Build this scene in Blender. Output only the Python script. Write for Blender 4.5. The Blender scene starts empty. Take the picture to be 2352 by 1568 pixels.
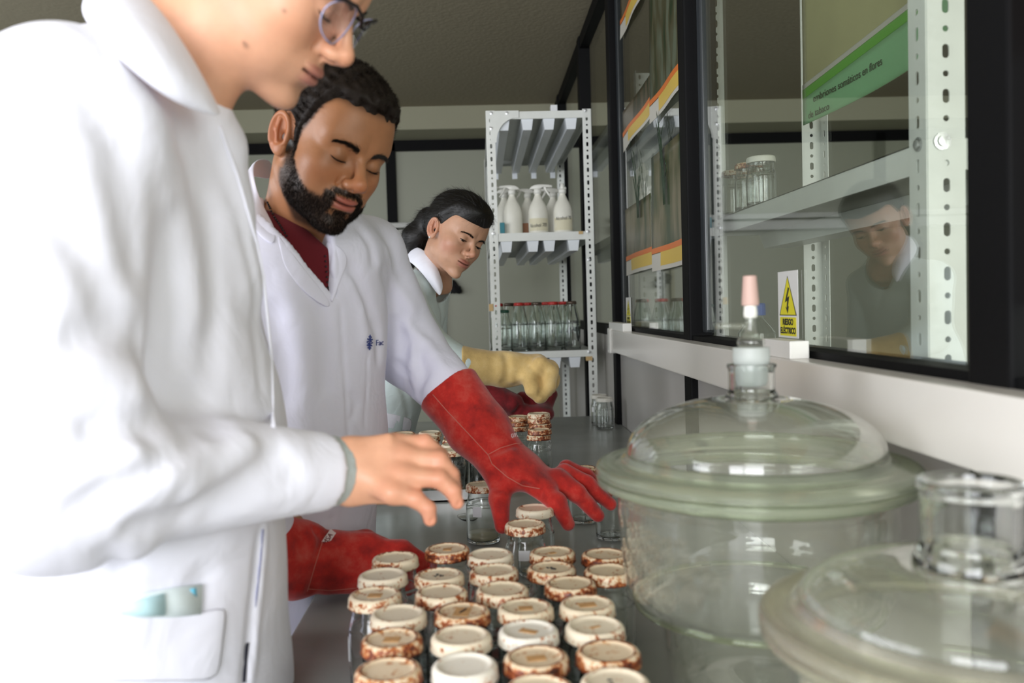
import bpy, bmesh, math, random
import numpy as np
from mathutils import Vector, Matrix, Euler
random.seed(7); rng = np.random.default_rng(7)
S = bpy.context.scene
C = S.collection
PI = math.pi

# ------------------------------------------------------------------ camera
F, CX, CY, H = 1950., 1176., 784., 1.36          # focal length and centre in pixels of a 2352x1568 frame, eye height
_y = np.array([1103 - CX, CY - 708, F]); _y /= np.linalg.norm(_y)
_z = np.array([-.029, 1., 0]); _z[2] = -(_z[0]*_y[0] + _z[1]*_y[1])/_y[2]; _z /= np.linalg.norm(_z)
_x = np.cross(_y, _z); _x = _x if _x[0] > 0 else -_x
MC = np.stack([_x, _y, _z], 1)                   # world -> (right, up, forward)
def ray(u, v): return MC.T @ np.array([(u-CX)/F, (CY-v)/F, 1.])
def W(u, v, D):                                   # point seen at pixel (u, v) at distance D along the room
    r = ray(u, v); return r/r[1]*D + [0, 0, H]
def WZ(u, v, z):                                  # point seen at (u, v) on the height z
    r = ray(u, v); return r*((z-H)/r[2]) + [0, 0, H]
def WX(u, v, x):
    r = ray(u, v); return r*(x/r[0]) + [0, 0, H]
cam_d = bpy.data.cameras.new('camera'); cam = bpy.data.objects.new('camera', cam_d); C.objects.link(cam)
cam_d.sensor_width = 36; cam_d.lens = F/2352*36; cam_d.clip_start = .02
Rc = Matrix(((MC[0][0], MC[1][0], -MC[2][0]), (MC[0][1], MC[1][1], -MC[2][1]), (MC[0][2], MC[1][2], -MC[2][2])))
cam.matrix_world = Matrix.Translation((0, 0, H)) @ Rc.to_4x4()
cam_d.dof.use_dof = True; cam_d.dof.focus_distance = 1.95; cam_d.dof.aperture_fstop = 4.3
S.camera = cam

# ------------------------------------------------------------------ exposure, world, daylight
S.view_settings.view_transform = 'Standard'; S.view_settings.look = 'None'
S.view_settings.gamma = 1; S.view_settings.use_curve_mapping = False
S.view_settings.exposure = 0.12
S.cycles.use_denoising = True
S.cycles.max_bounces = 14; S.cycles.transmission_bounces = 12; S.cycles.transparent_max_bounces = 16
S.cycles.glossy_bounces = 5; S.cycles.diffuse_bounces = 4; S.cycles.sample_clamp_indirect = 6
w = bpy.data.worlds.new('world'); S.world = w; w.use_nodes = True
w.node_tree.nodes['Background'].inputs[0].default_value = (.80, .90, 1.0, 1)
w.node_tree.nodes['Background'].inputs[1].default_value = 0.8
def daylight(name, loc, rot, sx, sy, power, col=(1, 1, 1)):
    l = bpy.data.lights.new(name, 'AREA'); l.shape = 'RECTANGLE'; l.size = sx; l.size_y = sy
    l.energy = power; l.color = col
    o = bpy.data.objects.new(name, l); C.objects.link(o); o.location = loc; o.rotation_euler = rot
    return o
# daylight entering by the windows (positions match the openings in the walls)
daylight('daylight_left', (-2.72, -.1, 1.75), (0, -PI/2 + .30, 0), 1.3, 2.4, 92, (.93, .95, 1.0))
daylight('daylight_left', (-2.72, 3.3, 1.75), (0, -PI/2 + .35, 0), 1.3, 2.2, 14, (.95, .98, 1.0))
daylight('daylight_rear', (-1.1, -2.12, 1.80), (PI/2 - .15, 0, 0), 1.9, 1.2, 118, (.945, .955, 1.0))
daylight('daylight_next_room', (1.6, -2.12, 1.75), (PI/2 - .1, 0, 0), 1.8, 1.4, 95, (1.0, 1.0, .93))

# ------------------------------------------------------------------ materials
MAT = {}
def new_mat(name):
    m = bpy.data.materials.new(name); m.use_nodes = True
    nt = m.node_tree; b = nt.nodes['Principled BSDF']
    return m, nt, b
def mat(name, col, rough=.5, metal=0, bump=0, bscale=200, vary=0, vscale=8, sheen=0, spec=None, coat=0, detail=4, bdist=.01):
    if name in MAT: return MAT[name]
    m, nt, b = new_mat(name)
    b.inputs['Base Color'].default_value = (*col, 1); b.inputs['Roughness'].default_value = rough
    b.inputs['Metallic'].default_value = metal
    if spec is not None: b.inputs['Specular IOR Level'].default_value = spec
    if sheen: b.inputs['Sheen Weight'].default_value = sheen
    if coat: b.inputs['Coat Weight'].default_value = coat; b.inputs['Coat Roughness'].default_value = .08
    tc = nt.nodes.new('ShaderNodeTexCoord')
    if bump:
        n = nt.nodes.new('ShaderNodeTexNoise'); n.inputs['Scale'].default_value = bscale; n.inputs['Detail'].default_value = detail
        bp = nt.nodes.new('ShaderNodeBump'); bp.inputs['Strength'].default_value = bump; bp.inputs['Distance'].default_value = bdist
        nt.links.new(tc.outputs['Object'], n.inputs['Vector']); nt.links.new(n.outputs['Fac'], bp.inputs['Height'])
        nt.links.new(bp.outputs['Normal'], b.inputs['Normal'])
    if vary:
        n = nt.nodes.new('ShaderNodeTexNoise'); n.inputs['Scale'].default_value = vscale; n.inputs['Detail'].default_value = 5
        r = nt.nodes.new('ShaderNodeValToRGB')
        r.color_ramp.elements[0].position = .3; r.color_ramp.elements[1].position = .7
        r.color_ramp.elements[0].color = (*[c*(1-vary) for c in col], 1)
        r.color_ramp.elements[1].color = (*[min(1, c*(1+vary*.6)) for c in col], 1)
        nt.links.new(tc.outputs['Object'], n.inputs['Vector']); nt.links.new(n.outputs['Fac'], r.inputs[0])
        nt.links.new(r.outputs[0], b.inputs['Base Color'])
    MAT[name] = m; return m
def glass_mat(name, col=(1, 1, 1), rough=0, ior=1.47):
    if name in MAT: return MAT[name]
    m = bpy.data.materials.new(name); m.use_nodes = True; nt = m.node_tree
    nt.nodes.clear(); o = nt.nodes.new('ShaderNodeOutputMaterial'); g = nt.nodes.new('ShaderNodeBsdfGlass')
    g.inputs['Color'].default_value = (*col, 1); g.inputs['Roughness'].default_value = rough; g.inputs['IOR'].default_value = ior
    nt.links.new(g.outputs[0], o.inputs[0]); MAT[name] = m; return m
def pane_mat(name, tint, refl, power=4., rough=0.0, veil=None):
    """thin sheet glass: clear transmission plus a mirror-like reflection that grows at grazing angles"""
    if name in MAT: return MAT[name]
    m = bpy.data.materials.new(name); m.use_nodes = True; nt = m.node_tree; nt.nodes.clear()
    o = nt.nodes.new('ShaderNodeOutputMaterial'); t = nt.nodes.new('ShaderNodeBsdfTransparent'); t.inputs[0].default_value = (*tint, 1)
    g = nt.nodes.new('ShaderNodeBsdfGlossy'); g.inputs['Roughness'].default_value = rough; g.inputs['Color'].default_value = (1, 1, 1, 1)
    lw = nt.nodes.new('ShaderNodeLayerWeight'); lw.inputs['Blend'].default_value = .5
    f = nt.nodes.new('ShaderNodeMath'); f.operation = 'POWER'; f.inputs[1].default_value = power; nt.links.new(lw.outputs['Facing'], f.inputs[0])
    a = nt.nodes.new('ShaderNodeMath'); a.operation = 'MULTIPLY_ADD'; a.inputs[1].default_value = 1-refl; a.inputs[2].default_value = refl
    a.use_clamp = True
    mx = nt.nodes.new('ShaderNodeMixShader')
    nt.links.new(f.outputs[0], a.inputs[0]); nt.links.new(a.outputs[0], mx.inputs[0])
    nt.links.new(t.outputs[0], mx.inputs[1]); nt.links.new(g.outputs[0], mx.inputs[2]); nt.links.new(mx.outputs[0], o.inputs[0])
    if veil:                                        # pale diffuse haze mixed into the colour to brighten the glass
        d_ = nt.nodes.new('ShaderNodeBsdfDiffuse'); d_.inputs[0].default_value = (*veil[1:], 1); m2 = nt.nodes.new('ShaderNodeMixShader'); m2.inputs[0].default_value = veil[0]
        nt.links.new(mx.outputs[0], m2.inputs[1]); nt.links.new(d_.outputs[0], m2.inputs[2]); nt.links.new(m2.outputs[0], o.inputs[0])
    MAT[name] = m; return m
mat('black_frame', (.004, .004, .0045), .6, bump=.02, bscale=60, spec=.12)
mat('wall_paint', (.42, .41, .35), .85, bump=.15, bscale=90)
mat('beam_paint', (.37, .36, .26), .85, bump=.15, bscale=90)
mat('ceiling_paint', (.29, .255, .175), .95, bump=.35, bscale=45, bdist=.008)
mat('floor_tile', (.22, .21, .19), .4, vary=.15, vscale=3)
mat('panel', (.42, .40, .38), .32, bump=.02, bscale=30)
mat('frosted_panel', (.34, .35, .27), .45)
mat('trunking', (.76, .73, .68), .22, bump=.01, bscale=40)
mat('white_plastic', (.85, .84, .80), .35)
mat('rack_paint', (.78, .80, .76), .35, vary=.04, vscale=20)
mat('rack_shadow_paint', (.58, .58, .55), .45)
mat('galvanised', (.55, .56, .56), .35, metal=.9, bump=.05, bscale=80)
mat('channel_white', (.80, .84, .88), .4)
mat('bare_tape', (.62, .43, .20), .7)
mat('bench_top', (.30, .315, .295), .26, vary=.14, vscale=5, bump=.015, bscale=25)
mat('bench_body', (.62, .62, .60), .5)
mat('steel', (.60, .60, .58), .28, metal=1, bump=.05, bscale=120)
mat('dark_void', (.02, .02, .02), .8)
glass_mat('jar_glass', (.985, .995, .988))
glass_mat('bottle_glass', (.98, .995, .985), ior=1.45)
pane_mat('lab_glass', (.980, .988, .966), .035, 2.8, veil=(.045, .78, .80, .68))
glass_mat('rim_glass', (.93, .97, .86))

# ------------------------------------------------------------------ mesh helpers
def link(name, me, m, parent=None, smooth=False):
    o = bpy.data.objects.new(name, me); C.objects.link(o)
    if m is not None:
        for q in (m if isinstance(m, (list, tuple)) else [m]): me.materials.append(MAT[q] if isinstance(q, str) else q)
    if parent is not None: o.parent = parent
    if smooth: me.polygons.foreach_set('use_smooth', [True]*len(me.polygons))
    return o
def obj(name, bm, m, parent=None, smooth=False):
    me = bpy.data.meshes.new(name)
    bmesh.ops.recalc_face_normals(bm, faces=bm.faces[:])
    bm.to_mesh(me); bm.free()
    return link(name, me, m, parent, smooth)
def bx(bm, x0, x1, y0, y1, z0, z1, bev=0, mi=0):
    n0 = len(bm.faces)
    r = bmesh.ops.create_cube(bm, size=1)['verts']
    for v in r: v.co = Vector(((x0+x1)/2 + v.co.x*(x1-x0), (y0+y1)/2 + v.co.y*(y1-y0), (z0+z1)/2 + v.co.z*(z1-z0)))
    if bev:
        es = list({e for v in r for e in v.link_edges})
        bmesh.ops.bevel(bm, geom=es, offset=bev, segments=2, affect='EDGES', profile=.6)
    for f in bm.faces[n0:] if not bev else []: f.material_index = mi
    return r
def box(name, x0, x1, y0, y1, z0, z1, m, parent=None, bev=0):
    bm = bmesh.new(); bx(bm, x0, x1, y0, y1, z0, z1, bev); return obj(name, bm, m, parent)
def tube(bm, pts, r, n=8, cap=True):
    """tube through points, r a number or list"""
    pts = [Vector(p) for p in pts]; rs = r if isinstance(r, (list, tuple)) else [r]*len(pts)
    up = None; rings = []
    for i, p in enumerate(pts):
        d = (pts[min(i+1, len(pts)-1)] - pts[max(i-1, 0)]).normalized()
        if up is None: up = d.orthogonal().normalized()
        up = (up - d*up.dot(d)).normalized(); s = d.cross(up)
        rings.append([bm.verts.new(p + (up*math.cos(2*PI*k/n) + s*math.sin(2*PI*k/n))*rs[i]) for k in range(n)])
    for a, b in zip(rings, rings[1:]):
        for k in range(n): bm.faces.new((a[k], a[(k+1) % n], b[(k+1) % n], b[k]))
    if cap: bm.faces.new(rings[0][::-1]); bm.faces.new(rings[-1])
def lathe(bm, prof, n=48, c=(0, 0, 0), close=True, mi=0, squash=None):
    """surface of revolution of (r, z) points; a closed outline when close"""
    rings = []
    for r, z in prof:
        if r < 1e-6: rings.append([bm.verts.new((c[0], c[1], c[2]+z))])
        else:
            rg = []
            for k in range(n):
                a = 2*PI*k/n; x, y = r*math.cos(a), r*math.sin(a)
                if squash: x, y = squash(x, y, z)
                rg.append(bm.verts.new((c[0]+x, c[1]+y, c[2]+z)))
            rings.append(rg)
    L = list(zip(rings, rings[1:])) + ([(rings[-1], rings[0])] if close and len(rings[0]) > 1 and len(rings[-1]) > 1 else [])
    for a, b in L:
        if len(a) == 1 and len(b) == 1: continue
        for k in range(n):
            k2 = (k+1) % n
            if len(a) == 1: f = bm.faces.new((a[0], b[k2], b[k]))
            elif len(b) == 1: f = bm.faces.new((a[k], a[k2], b[0]))
            else: f = bm.faces.new((a[k], a[k2], b[k2], b[k]))
            f.material_index = mi
def smoothprof(pts, k=6):
    """Catmull-Rom through (r, z)"""
    P = [pts[0]] + list(pts) + [pts[-1]]; out = []
    for i in range(1, len(P)-2):
        p0, p1, p2, p3 = [np.array(q, float) for q in P[i-1:i+3]]
        for j in range(k):
            t = j/k
            out.append(tuple(.5*((2*p1)+(-p0+p2)*t+(2*p0-5*p1+4*p2-p3)*t*t+(-p0+3*p1-3*p2+p3)*t**3)))
    out.append(tuple(pts[-1])); return [(max(0, r), z) for r, z in out]
def tag(o, label=None, cat=None, group=None, kind=None):
    if label: o['label'] = label
    if cat: o['category'] = cat
    if group: o['group'] = group
    if kind: o['kind'] = kind
    return o
def empty(name, loc=(0, 0, 0), rz=0):
    o = bpy.data.objects.new(name, None); C.objects.link(o); o.location = loc; o.rotation_euler = (0, 0, rz); o.empty_display_size = .05
    return o
def struct(o): o['kind'] = 'structure'; return o
def copy_tree(o, parent=None):
    c = o.copy(); C.objects.link(c); c.parent = parent
    for ch in KIDS.get(o.name, []): copy_tree(ch, c)
    return c
KIDS = {}
def remember(root):
    for o in list(C.objects):
        if o.parent is not None: KIDS.setdefault(o.parent.name, [])
    KIDS.clear()
    for o in C.objects:
        if o.parent is not None: KIDS.setdefault(o.parent.name, []).append(o)
def text_mesh(name, s, size, mtx, m, parent=None, depth=.0004, squash=1, bold=0):
    cu = bpy.data.curves.new(name, 'FONT'); cu.body = s; cu.size = size; cu.extrude = depth; cu.align_x = 'CENTER'; cu.align_y = 'CENTER'; cu.offset = bold
    t = bpy.data.objects.new(name+'_tmp', cu); C.objects.link(t)
    bpy.context.view_layer.update()
    me = bpy.data.meshes.new_from_object(t.evaluated_get(bpy.context.evaluated_depsgraph_get()))
    bpy.data.objects.remove(t); bpy.data.curves.remove(cu)
    me.transform(mtx @ Matrix.Diagonal((squash, 1, 1, 1)))
    return link(name, me, m, parent)
# ------------------------------------------------------------------ the room
XW, XB, XG, XT = .530, .5275, .540, .475     # panel face, bench edge, glass plane, trunking face
ZC = 2.66; YB = 5.9; YBEAM = 5.5; YR = -2.0; XL = -2.6; XN = 3.4
def quadbox(name, *a, **k): return struct(box(name, *a, **k))
quadbox('floor', XL-.2, XN+.2, YR-.2, YB+.2, -.1, 0, 'floor_tile')
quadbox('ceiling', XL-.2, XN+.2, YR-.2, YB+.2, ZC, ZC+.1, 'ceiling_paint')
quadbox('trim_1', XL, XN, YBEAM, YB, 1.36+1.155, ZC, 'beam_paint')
def wall_with_openings(name, fixed, lo, hi, a0, a1, z0, z1, opens, m):
    """wall across axis 'x' or 'y' with rectangular openings [(s0, s1, t0, t1)]"""
    bm = bmesh.new(); ss = sorted({a0, a1, *[o[0] for o in opens], *[o[1] for o in opens]}); ts = sorted({z0, z1, *[o[2] for o in opens], *[o[3] for o in opens]})
    for s0, s1 in zip(ss, ss[1:]):
        for t0, t1 in zip(ts, ts[1:]):
            if any(o[0] <= s0 and s1 <= o[1] and o[2] <= t0 and t1 <= o[3] for o in opens): continue
            if fixed == 'x': bx(bm, lo, hi, s0, s1, t0, t1)
            else: bx(bm, s0, s1, lo, hi, t0, t1)
    return struct(obj(name, bm, m))
wall_with_openings('wall_left', 'x', XL-.1, XL, YR-.1, YB+.2, 0, ZC, [(-1.2, 1.4, 1.0, 2.4), (2.2, 4.4, 1.0, 2.4)], 'wall_paint')
wall_with_openings('wall_front', 'y', YR-.1, YR, XL, XN+.1, 0, ZC, [(-2.05, -.15, 1.15, 2.4), (.7, 2.5, 1.0, 2.4)], 'wall_paint')
quadbox('wall_next_room', XN, XN+.1, YR, YB, 0, ZC, 'wall_paint')
def window_frame(name, ax, c, s0, s1, t0, t1, nm):
    bm = bmesh.new(); w_ = .04
    segs = [(s0, s1, t0, t0+w_), (s0, s1, t1-w_, t1), (s0, s0+w_, t0, t1), (s1-w_, s1, t0, t1)]
    for i in range(1, nm): s = s0+(s1-s0)*i/nm; segs.append((s-w_/2, s+w_/2, t0, t1))
    segs.append((s0, s1, t0+(t1-t0)*.68, t0+(t1-t0)*.68+w_))
    for a in segs:
        if ax == 'x': bx(bm, c-.02, c+.02, *a)
        else: bx(bm, a[0], a[1], c-.02, c+.02, a[2], a[3])
    return struct(obj(name, bm, 'black_frame'))
window_frame('window_1', 'x', XL-.05, -1.2, 1.4, 1.0, 2.4, 3)
window_frame('window_2', 'x', XL-.05, 2.2, 4.4, 1.0, 2.4, 2)
window_frame('window_3', 'y', YR-.05, -2.05, -.15, 1.15, 2.4, 2)
window_frame('window_4', 'y', YR-.05, .7, 2.5, 1.0, 2.4, 2)

# rear partition: black aluminium grid with pale panels, a white trunking rail across it
bm = bmesh.new(); bx(bm, XL, XN, YB-.02, YB+.1, 0, 1.36+1.155); struct(obj('wall_back', bm, 'frosted_panel'))
def zat(u, v, D): return W(u, v, D)[2]
zt = zat(1000, 328, YB-.03); zt2 = zat(1000, 346, YB-.03)
xm = W(899, 420, YB-.04)[0]
bm = bmesh.new()
bx(bm, XL, XN, YB-.06, YB-.02, zt2, zt+.02)
for x in (xm, xm-1.15, xm-2.3, xm+1.55): bx(bm, x-.033, x+.033, YB-.06, YB-.02, 0, zt)
struct(obj('trim_2', bm, 'black_frame'))
zr = zat(905, 512, YB-.1)
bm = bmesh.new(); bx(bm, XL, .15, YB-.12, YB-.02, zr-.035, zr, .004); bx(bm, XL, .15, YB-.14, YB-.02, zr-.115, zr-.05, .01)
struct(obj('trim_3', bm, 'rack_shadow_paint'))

# right-hand partition: panels below, black frames, glass above
z_tr1, z_tr0 = 1.267, 1.1876
ys = [WX(2221, 700, XW-.018)[1]-.036, WX(1601, 700, XG)[1], WX(1425, 700, XG)[1], WX(1349, 500, XG)[1]]
print('mullions', ys)
quadbox('wall_right', XW, XW+.05, YR, YB, 0, z_tr0+.05, 'panel')
bm = bmesh.new()
bx(bm, XW-.012, XW+.06, YR, YB, z_tr0+.05, 1.278)                 # bottom rail
bx(bm, XW-.012, XW+.06, YR, YB, 2.60, ZC)                          # top rail
mw = .034
for i, y in enumerate(ys + [-.4, -1.2, 5.3]):
    hw = .036 if i == 0 else mw*(1 if i < 3 else 1.2)
    bx(bm, XW-.018, XW+.062, y-hw, y+hw, .0, ZC, .004)
struct(obj('trim_4', bm, 'black_frame'))
bm = bmesh.new()                                                    # sliding sash profiles
for y, dx in ((ys[1]-.075, .012), (ys[1]+.06, .03), (ys[2]-.06, .012)):
    bx(bm, XW-.005+dx, XW+.02+dx, y-.022, y+.022, 1.285, 2.6, .008)
struct(obj('trim_5', bm, mat('sash_metal', (.035, .04, .045), .3)))
pane_mat('sheet_glass', (.93, .955, .935), .10)
edges = [-2.0, -1.2, -.4, ys[0], ys[1], ys[2], ys[3], 5.3, YB]
edges = sorted(edges)
for i, (a, b) in enumerate(zip(edges, edges[1:])):
    struct(box('window_%d' % (5+i), XG, XG+.004, a+.01, b-.01, 1.272, 2.62, 'sheet_glass'))

# white trunking along the wall, with its boxes
tr = empty('cable_trunking', (XT+.03, 1.5, z_tr0))
tag(tr, 'long glossy cream cable trunking running along the wall under the windows', 'trunking')
y_end = WX(1402, 780, XT)[1]
def world_box(name, m, parent, *a, bev=0):
    o = box(name, *a, m, None, bev); 
    if parent is not None: o.parent = parent; o.matrix_parent_inverse = Matrix.Translation(parent.location).inverted()
    return o
world_box('channel', 'trunking', tr, XT, XW-.013, -1.9, y_end-.02, z_tr0, z_tr1, bev=.003)
world_box('end_cap', 'white_plastic', tr, XT-.006, XW-.013, y_end-.02, y_end+.035, z_tr0-.006, z_tr1+.006, bev=.004)
bm = bmesh.new(); bx(bm, XT-.0075, XT-.004, y_end-.003, y_end+.018, z_tr0+.006, z_tr1-.008, .0015); o = obj('cap_recess_shade', bm, 'rack_shadow_paint'); o.parent = tr; o.matrix_parent_inverse = Matrix.Translation(tr.location).inverted()  # raised plate; the shade of a recess is put into its colour
for (u0, u1, v0, v1, lab) in ((1762, 1826, 793, 833, 'small cream socket box on top of the trunking below the large yellow warning sign'), (1404, 1436, 755, 773, 'small cream socket box at the far end of the trunking')):
    a = WX(u0, v1, XT+.012)[1]; b = WX(u1, v1, XT+.012)[1]
    bm = bmesh.new(); bx(bm, XT+.004, XW-.02, min(a, b), max(a, b), z_tr1, z_tr1+.028, .002)
    o = obj('socket_box', bm, 'white_plastic'); tag(o, lab, 'socket', 'cream socket boxes on the trunking')

# ------------------------------------------------------------------ bench
bn = empty('lab_bench', (.12, 1.8, 0)); tag(bn, 'long grey lab bench with smooth worktop along the window wall', 'bench')
def cbox(name, m, parent, *a, bev=0):
    bm = bmesh.new(); bx(bm, *a, bev); o = obj(name, bm, m)
    o.parent = parent; o.matrix_parent_inverse = Matrix.Translation(parent.location).inverted(); return o
cbox('worktop', 'bench_top', bn, -.285, XB, -.6, 3.505, .866, .90, bev=.003)
for i in range(5): cbox('cabinet', 'bench_body', bn, -.25, XB-.005, -.58+i*.815, -.58+i*.815+.81, .08, .866)
cbox('plinth', 'black_frame', bn, -.22, XB-.005, -.55, 3.48, 0, .08)

# ------------------------------------------------------------------ slotted-angle racks
def slotted_strip(L, w_, pitch, kind, flip=False):
    """flat strip of width w_ along z with alternating slots and round holes, as verts/faces in the (s, z) plane"""
    V, Fc = [], []
    n = max(1, round(L/pitch)); p = L/n; N = 16
    for i in range(n):
        z0, z1 = i*p, (i+1)*p; zc = (z0+z1)/2
        k = kind[i % len(kind)]
        rw, rh = {'s': (.0048, .0095), 'r': (.0042, .0042), 'h': (.0090, .0048), 'x': (.0048, .0095)}[k]
        if w_ < .03: rw *= .7
        base = len(V)
        for j in range(N):
            a = 2*PI*(j+.5)/N; ca, sa = math.cos(a), math.sin(a)
            # stadium outline
            if rh > rw: x = rw*ca; z = rw*sa + (rh-rw)*(1 if sa > 0 else -1)
            else: z = rh*sa; x = rh*ca + (rw-rh)*(1 if ca > 0 else -1)
            V.append((w_/2+x, zc+z))
        cor = []
        for j in range(N):
            a = 2*PI*(j+.5)/N; ca, sa = math.cos(a), math.sin(a); t = min((w_/2)/abs(ca) if abs(ca) > 1e-6 else 9, 1.0*(w_/2)/abs(sa) if abs(sa) > 1e-6 else 9)
            m_ = max(abs(ca), abs(sa)); X, Z = ca/m_, sa/m_
            V.append((w_/2+X*w_/2, zc+Z*p/2))
        for j in range(N):
            j2 = (j+1) % N; Fc.append((base+j, base+j2, base+N+j2, base+N+j))
        # corners
        for (qa, qb, X, Z) in ((1, 2, 1, 1), (5, 6, -1, 1), (9, 10, -1, -1), (13, 14, 1, -1)):
            V.append((w_/2+X*w_/2, zc+Z*p/2)); Fc.append((base+N+qa, base+N+qb, len(V)-1))
    return V, Fc
def angle_post(name, x, y, z0, z1, sx, sy, w1=.038, w2=.038, m='rack_paint', parent=None, pitch=.0265):
    """L-section upright; corner at (x, y); one flange runs sx*w1 along x, the other sy*w2 along y"""
    bm = bmesh.new()
    V, Fc = slotted_strip(z1-z0, w1, pitch, 'srsr'); vs = [bm.verts.new((x+sx*s, y, z0+z)) for s, z in V]
    for f in Fc: bm.faces.new([vs[i] for i in f])
    V, Fc = slotted_strip(z1-z0, w2, pitch, 'rsrs'); vs = [bm.verts.new((x, y+sy*s, z0+z)) for s, z in V]
    for f in Fc: bm.faces.new([vs[i] for i in f])
    bmesh.ops.remove_doubles(bm, verts=bm.verts[:], dist=1e-5)
    me = bpy.data.meshes.new(name); bm.to_mesh(me); bm.free()
    o = link(name, me, m, parent)
    if parent is not None: o.matrix_parent_inverse = Matrix.Translation(parent.location).inverted()
    md = o.modifiers.new('sol', 'SOLIDIFY'); md.thickness = .0022; md.offset = 0
    return o
def bolt(parent, x, y, z, axis='y', r=.008):
    bm = bmesh.new()
    lathe(bm, [(0, 0), (r, 0), (r, .0015), (r*.62, .0018), (r*.62, .005), (0, .0055)], 12, close=False)
    R_ = Matrix.Rotation(PI/2, 4, 'X') if axis == 'y' else Matrix.Rotation(-PI/2, 4, 'Y')
    bmesh.ops.transform(bm, matrix=Matrix.Translation((x, y, z)) @ R_, verts=bm.verts[:])
    o = obj('bolt', bm, 'galvanised', parent); o.matrix_parent_inverse = Matrix.Translation(parent.location).inverted(); return o

Y1 = 3.56; Y2 = 4.75
XA = W(1117, 300, Y1)[0]; XE = W(1358, 300, Y1)[0]
ZT = zat(1240, 252, Y1); Z2 = zat(1240, 540, Y1) + .012; Z3 = zat(1240, 812, Y1)+.01
rk = empty('storage_rack', ((XA+XE)/2, (Y1+Y2)/2, 0)); tag(rk, 'tall white slotted-angle metal rack with three shelves standing beyond the bench', 'rack')
for x, sx in ((XA, 1), (XE, -1)):
    for y, sy in ((Y1, 1), (Y2, -1)): angle_post('post', x, y, .0, ZT, sx, sy, .036, .036, parent=rk)
def shelf(parent, x0, x1, y0, y1, zt_, lip=.030, m='rack_paint'):
    bm = bmesh.new(); t = .002
    bx(bm, x0+.003, x1-.003, y0+.003, y1-.003, zt_-t, zt_)
    bx(bm, x0+.003, x1-.003, y0-.002+.004, y0+.005, zt_-lip, zt_); bx(bm, x0+.003, x1-.003, y1-.006, y1-.003, zt_-lip, zt_)
    bx(bm, x0+.003, x0+.006, y0+.006, y1-.006, zt_-lip, zt_); bx(bm, x1-.006, x1-.003, y0+.006, y1-.006, zt_-lip, zt_)
    bx(bm, x0+.003, x1-.003, y0+.005, y0+.016, zt_-lip, zt_-lip+.002); bx(bm, x0+.003, x1-.003, y1-.016, y1-.005, zt_-lip, zt_-lip+.002)
    o = obj('shelf', bm, m, parent); o.matrix_parent_inverse = Matrix.Translation(parent.location).inverted(); return o
Z4 = .55
for z, lp in ((ZT-.005, .030), (Z2, .034), (Z3, .028), (Z4, .03), (.12, .03)): shelf(rk, XA, XE, Y1, Y2, z, lp)
def hat_channel(parent, xc, y0, y1, z, w0=.050, w1=.036, h=.048, m='channel_white', tilt=0):
    """closed trapezoid channel hanging under a shelf"""
    bm = bmesh.new(); pr = [(-w0/2, 0), (w0/2, 0), (w1/2, -h), (-w1/2, -h)]
    rings = [[bm.verts.new((xc+x+tilt*i, y, z+q)) for x, q in pr] for i, y in enumerate((y0, y1))]
    for k in range(4): bm.faces.new((rings[0][k], rings[0][(k+1) % 4], rings[1][(k+1) % 4], rings[1][k]))
    bm.faces.new(rings[0]); bm.faces.new(rings[1][::-1])
    o = obj('channel', bm, m, parent); o.matrix_parent_inverse = Matrix.Translation(parent.location).inverted(); return o
for us, vz, zz in (((1157, 1211, 1261, 1312), 275, ZT-.035), ((1163, 1224, 1262, 1318), 548, Z2-.034), ((1163, 1224, 1276, 1321), 820, Z3-.028)):
    for u in us: hat_channel(rk, W(u, vz, Y1)[0], Y1+.012, Y2-.04, zz+.003)
for k in range(4):
    bm = bmesh.new(); x = XA+.06+k*.105; bx(bm, x-.014, x+.014, Y2-.035, Y2-.03, ZT-.11, ZT-.03); o = obj('bracket', bm, 'channel_white', rk); o.matrix_parent_inverse = Matrix.Translation(rk.location).inverted()
# corner gusset
bm = bmesh.new(); g0 = (XA+.036, ZT-.002); pts = [(g0[0]-.02, g0[1]), (g0[0]+.10, g0[1]), (g0[0]+.10, g0[1]-.03)]
for k in range(9):
    a = PI/2*k/8; pts.append((g0[0]+.09-.085*math.sin(a), g0[1]-.13+.10*math.cos(a)))
pts.append((g0[0]-.02, g0[1]-.13))
vs = [bm.verts.new((x, Y1-.0035, z)) for x, z in pts]; f = bm.faces.new(vs); r = bmesh.ops.extrude_face_region(bm, geom=[f]); bmesh.ops.translate(bm, vec=(0, .002, 0), verts=[v for v in r['geom'] if isinstance(v, bmesh.types.BMVert)])
o = obj('gusset', bm, 'rack_paint', rk); o.matrix_parent_inverse = Matrix.Translation(rk.location).inverted()
for (u, v) in ((1128, 260), (1164, 260), (1128, 295), (1344, 253), (1133, 536), (1350, 531), (1352, 596), (1146, 817), (1353, 808)):
    p = W(u, v, Y1-.003); bolt(rk, p[0], Y1-.004, p[2], 'y', .007)
for (u, v, ww, hh) in ((1334, 534, .018, .012), (1353, 823, .028, .018), (1128, 706, .018, .03)):
    p = W(u, v, Y1-.004); bm = bmesh.new(); bx(bm, p[0]-ww/2, p[0]+ww/2, Y1-.0045, Y1-.0035, p[2]-hh/2, p[2]+hh/2); o = obj('adhesive_tape', bm, 'bare_tape', rk); o.matrix_parent_inverse = Matrix.Translation(rk.location).inverted()

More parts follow.
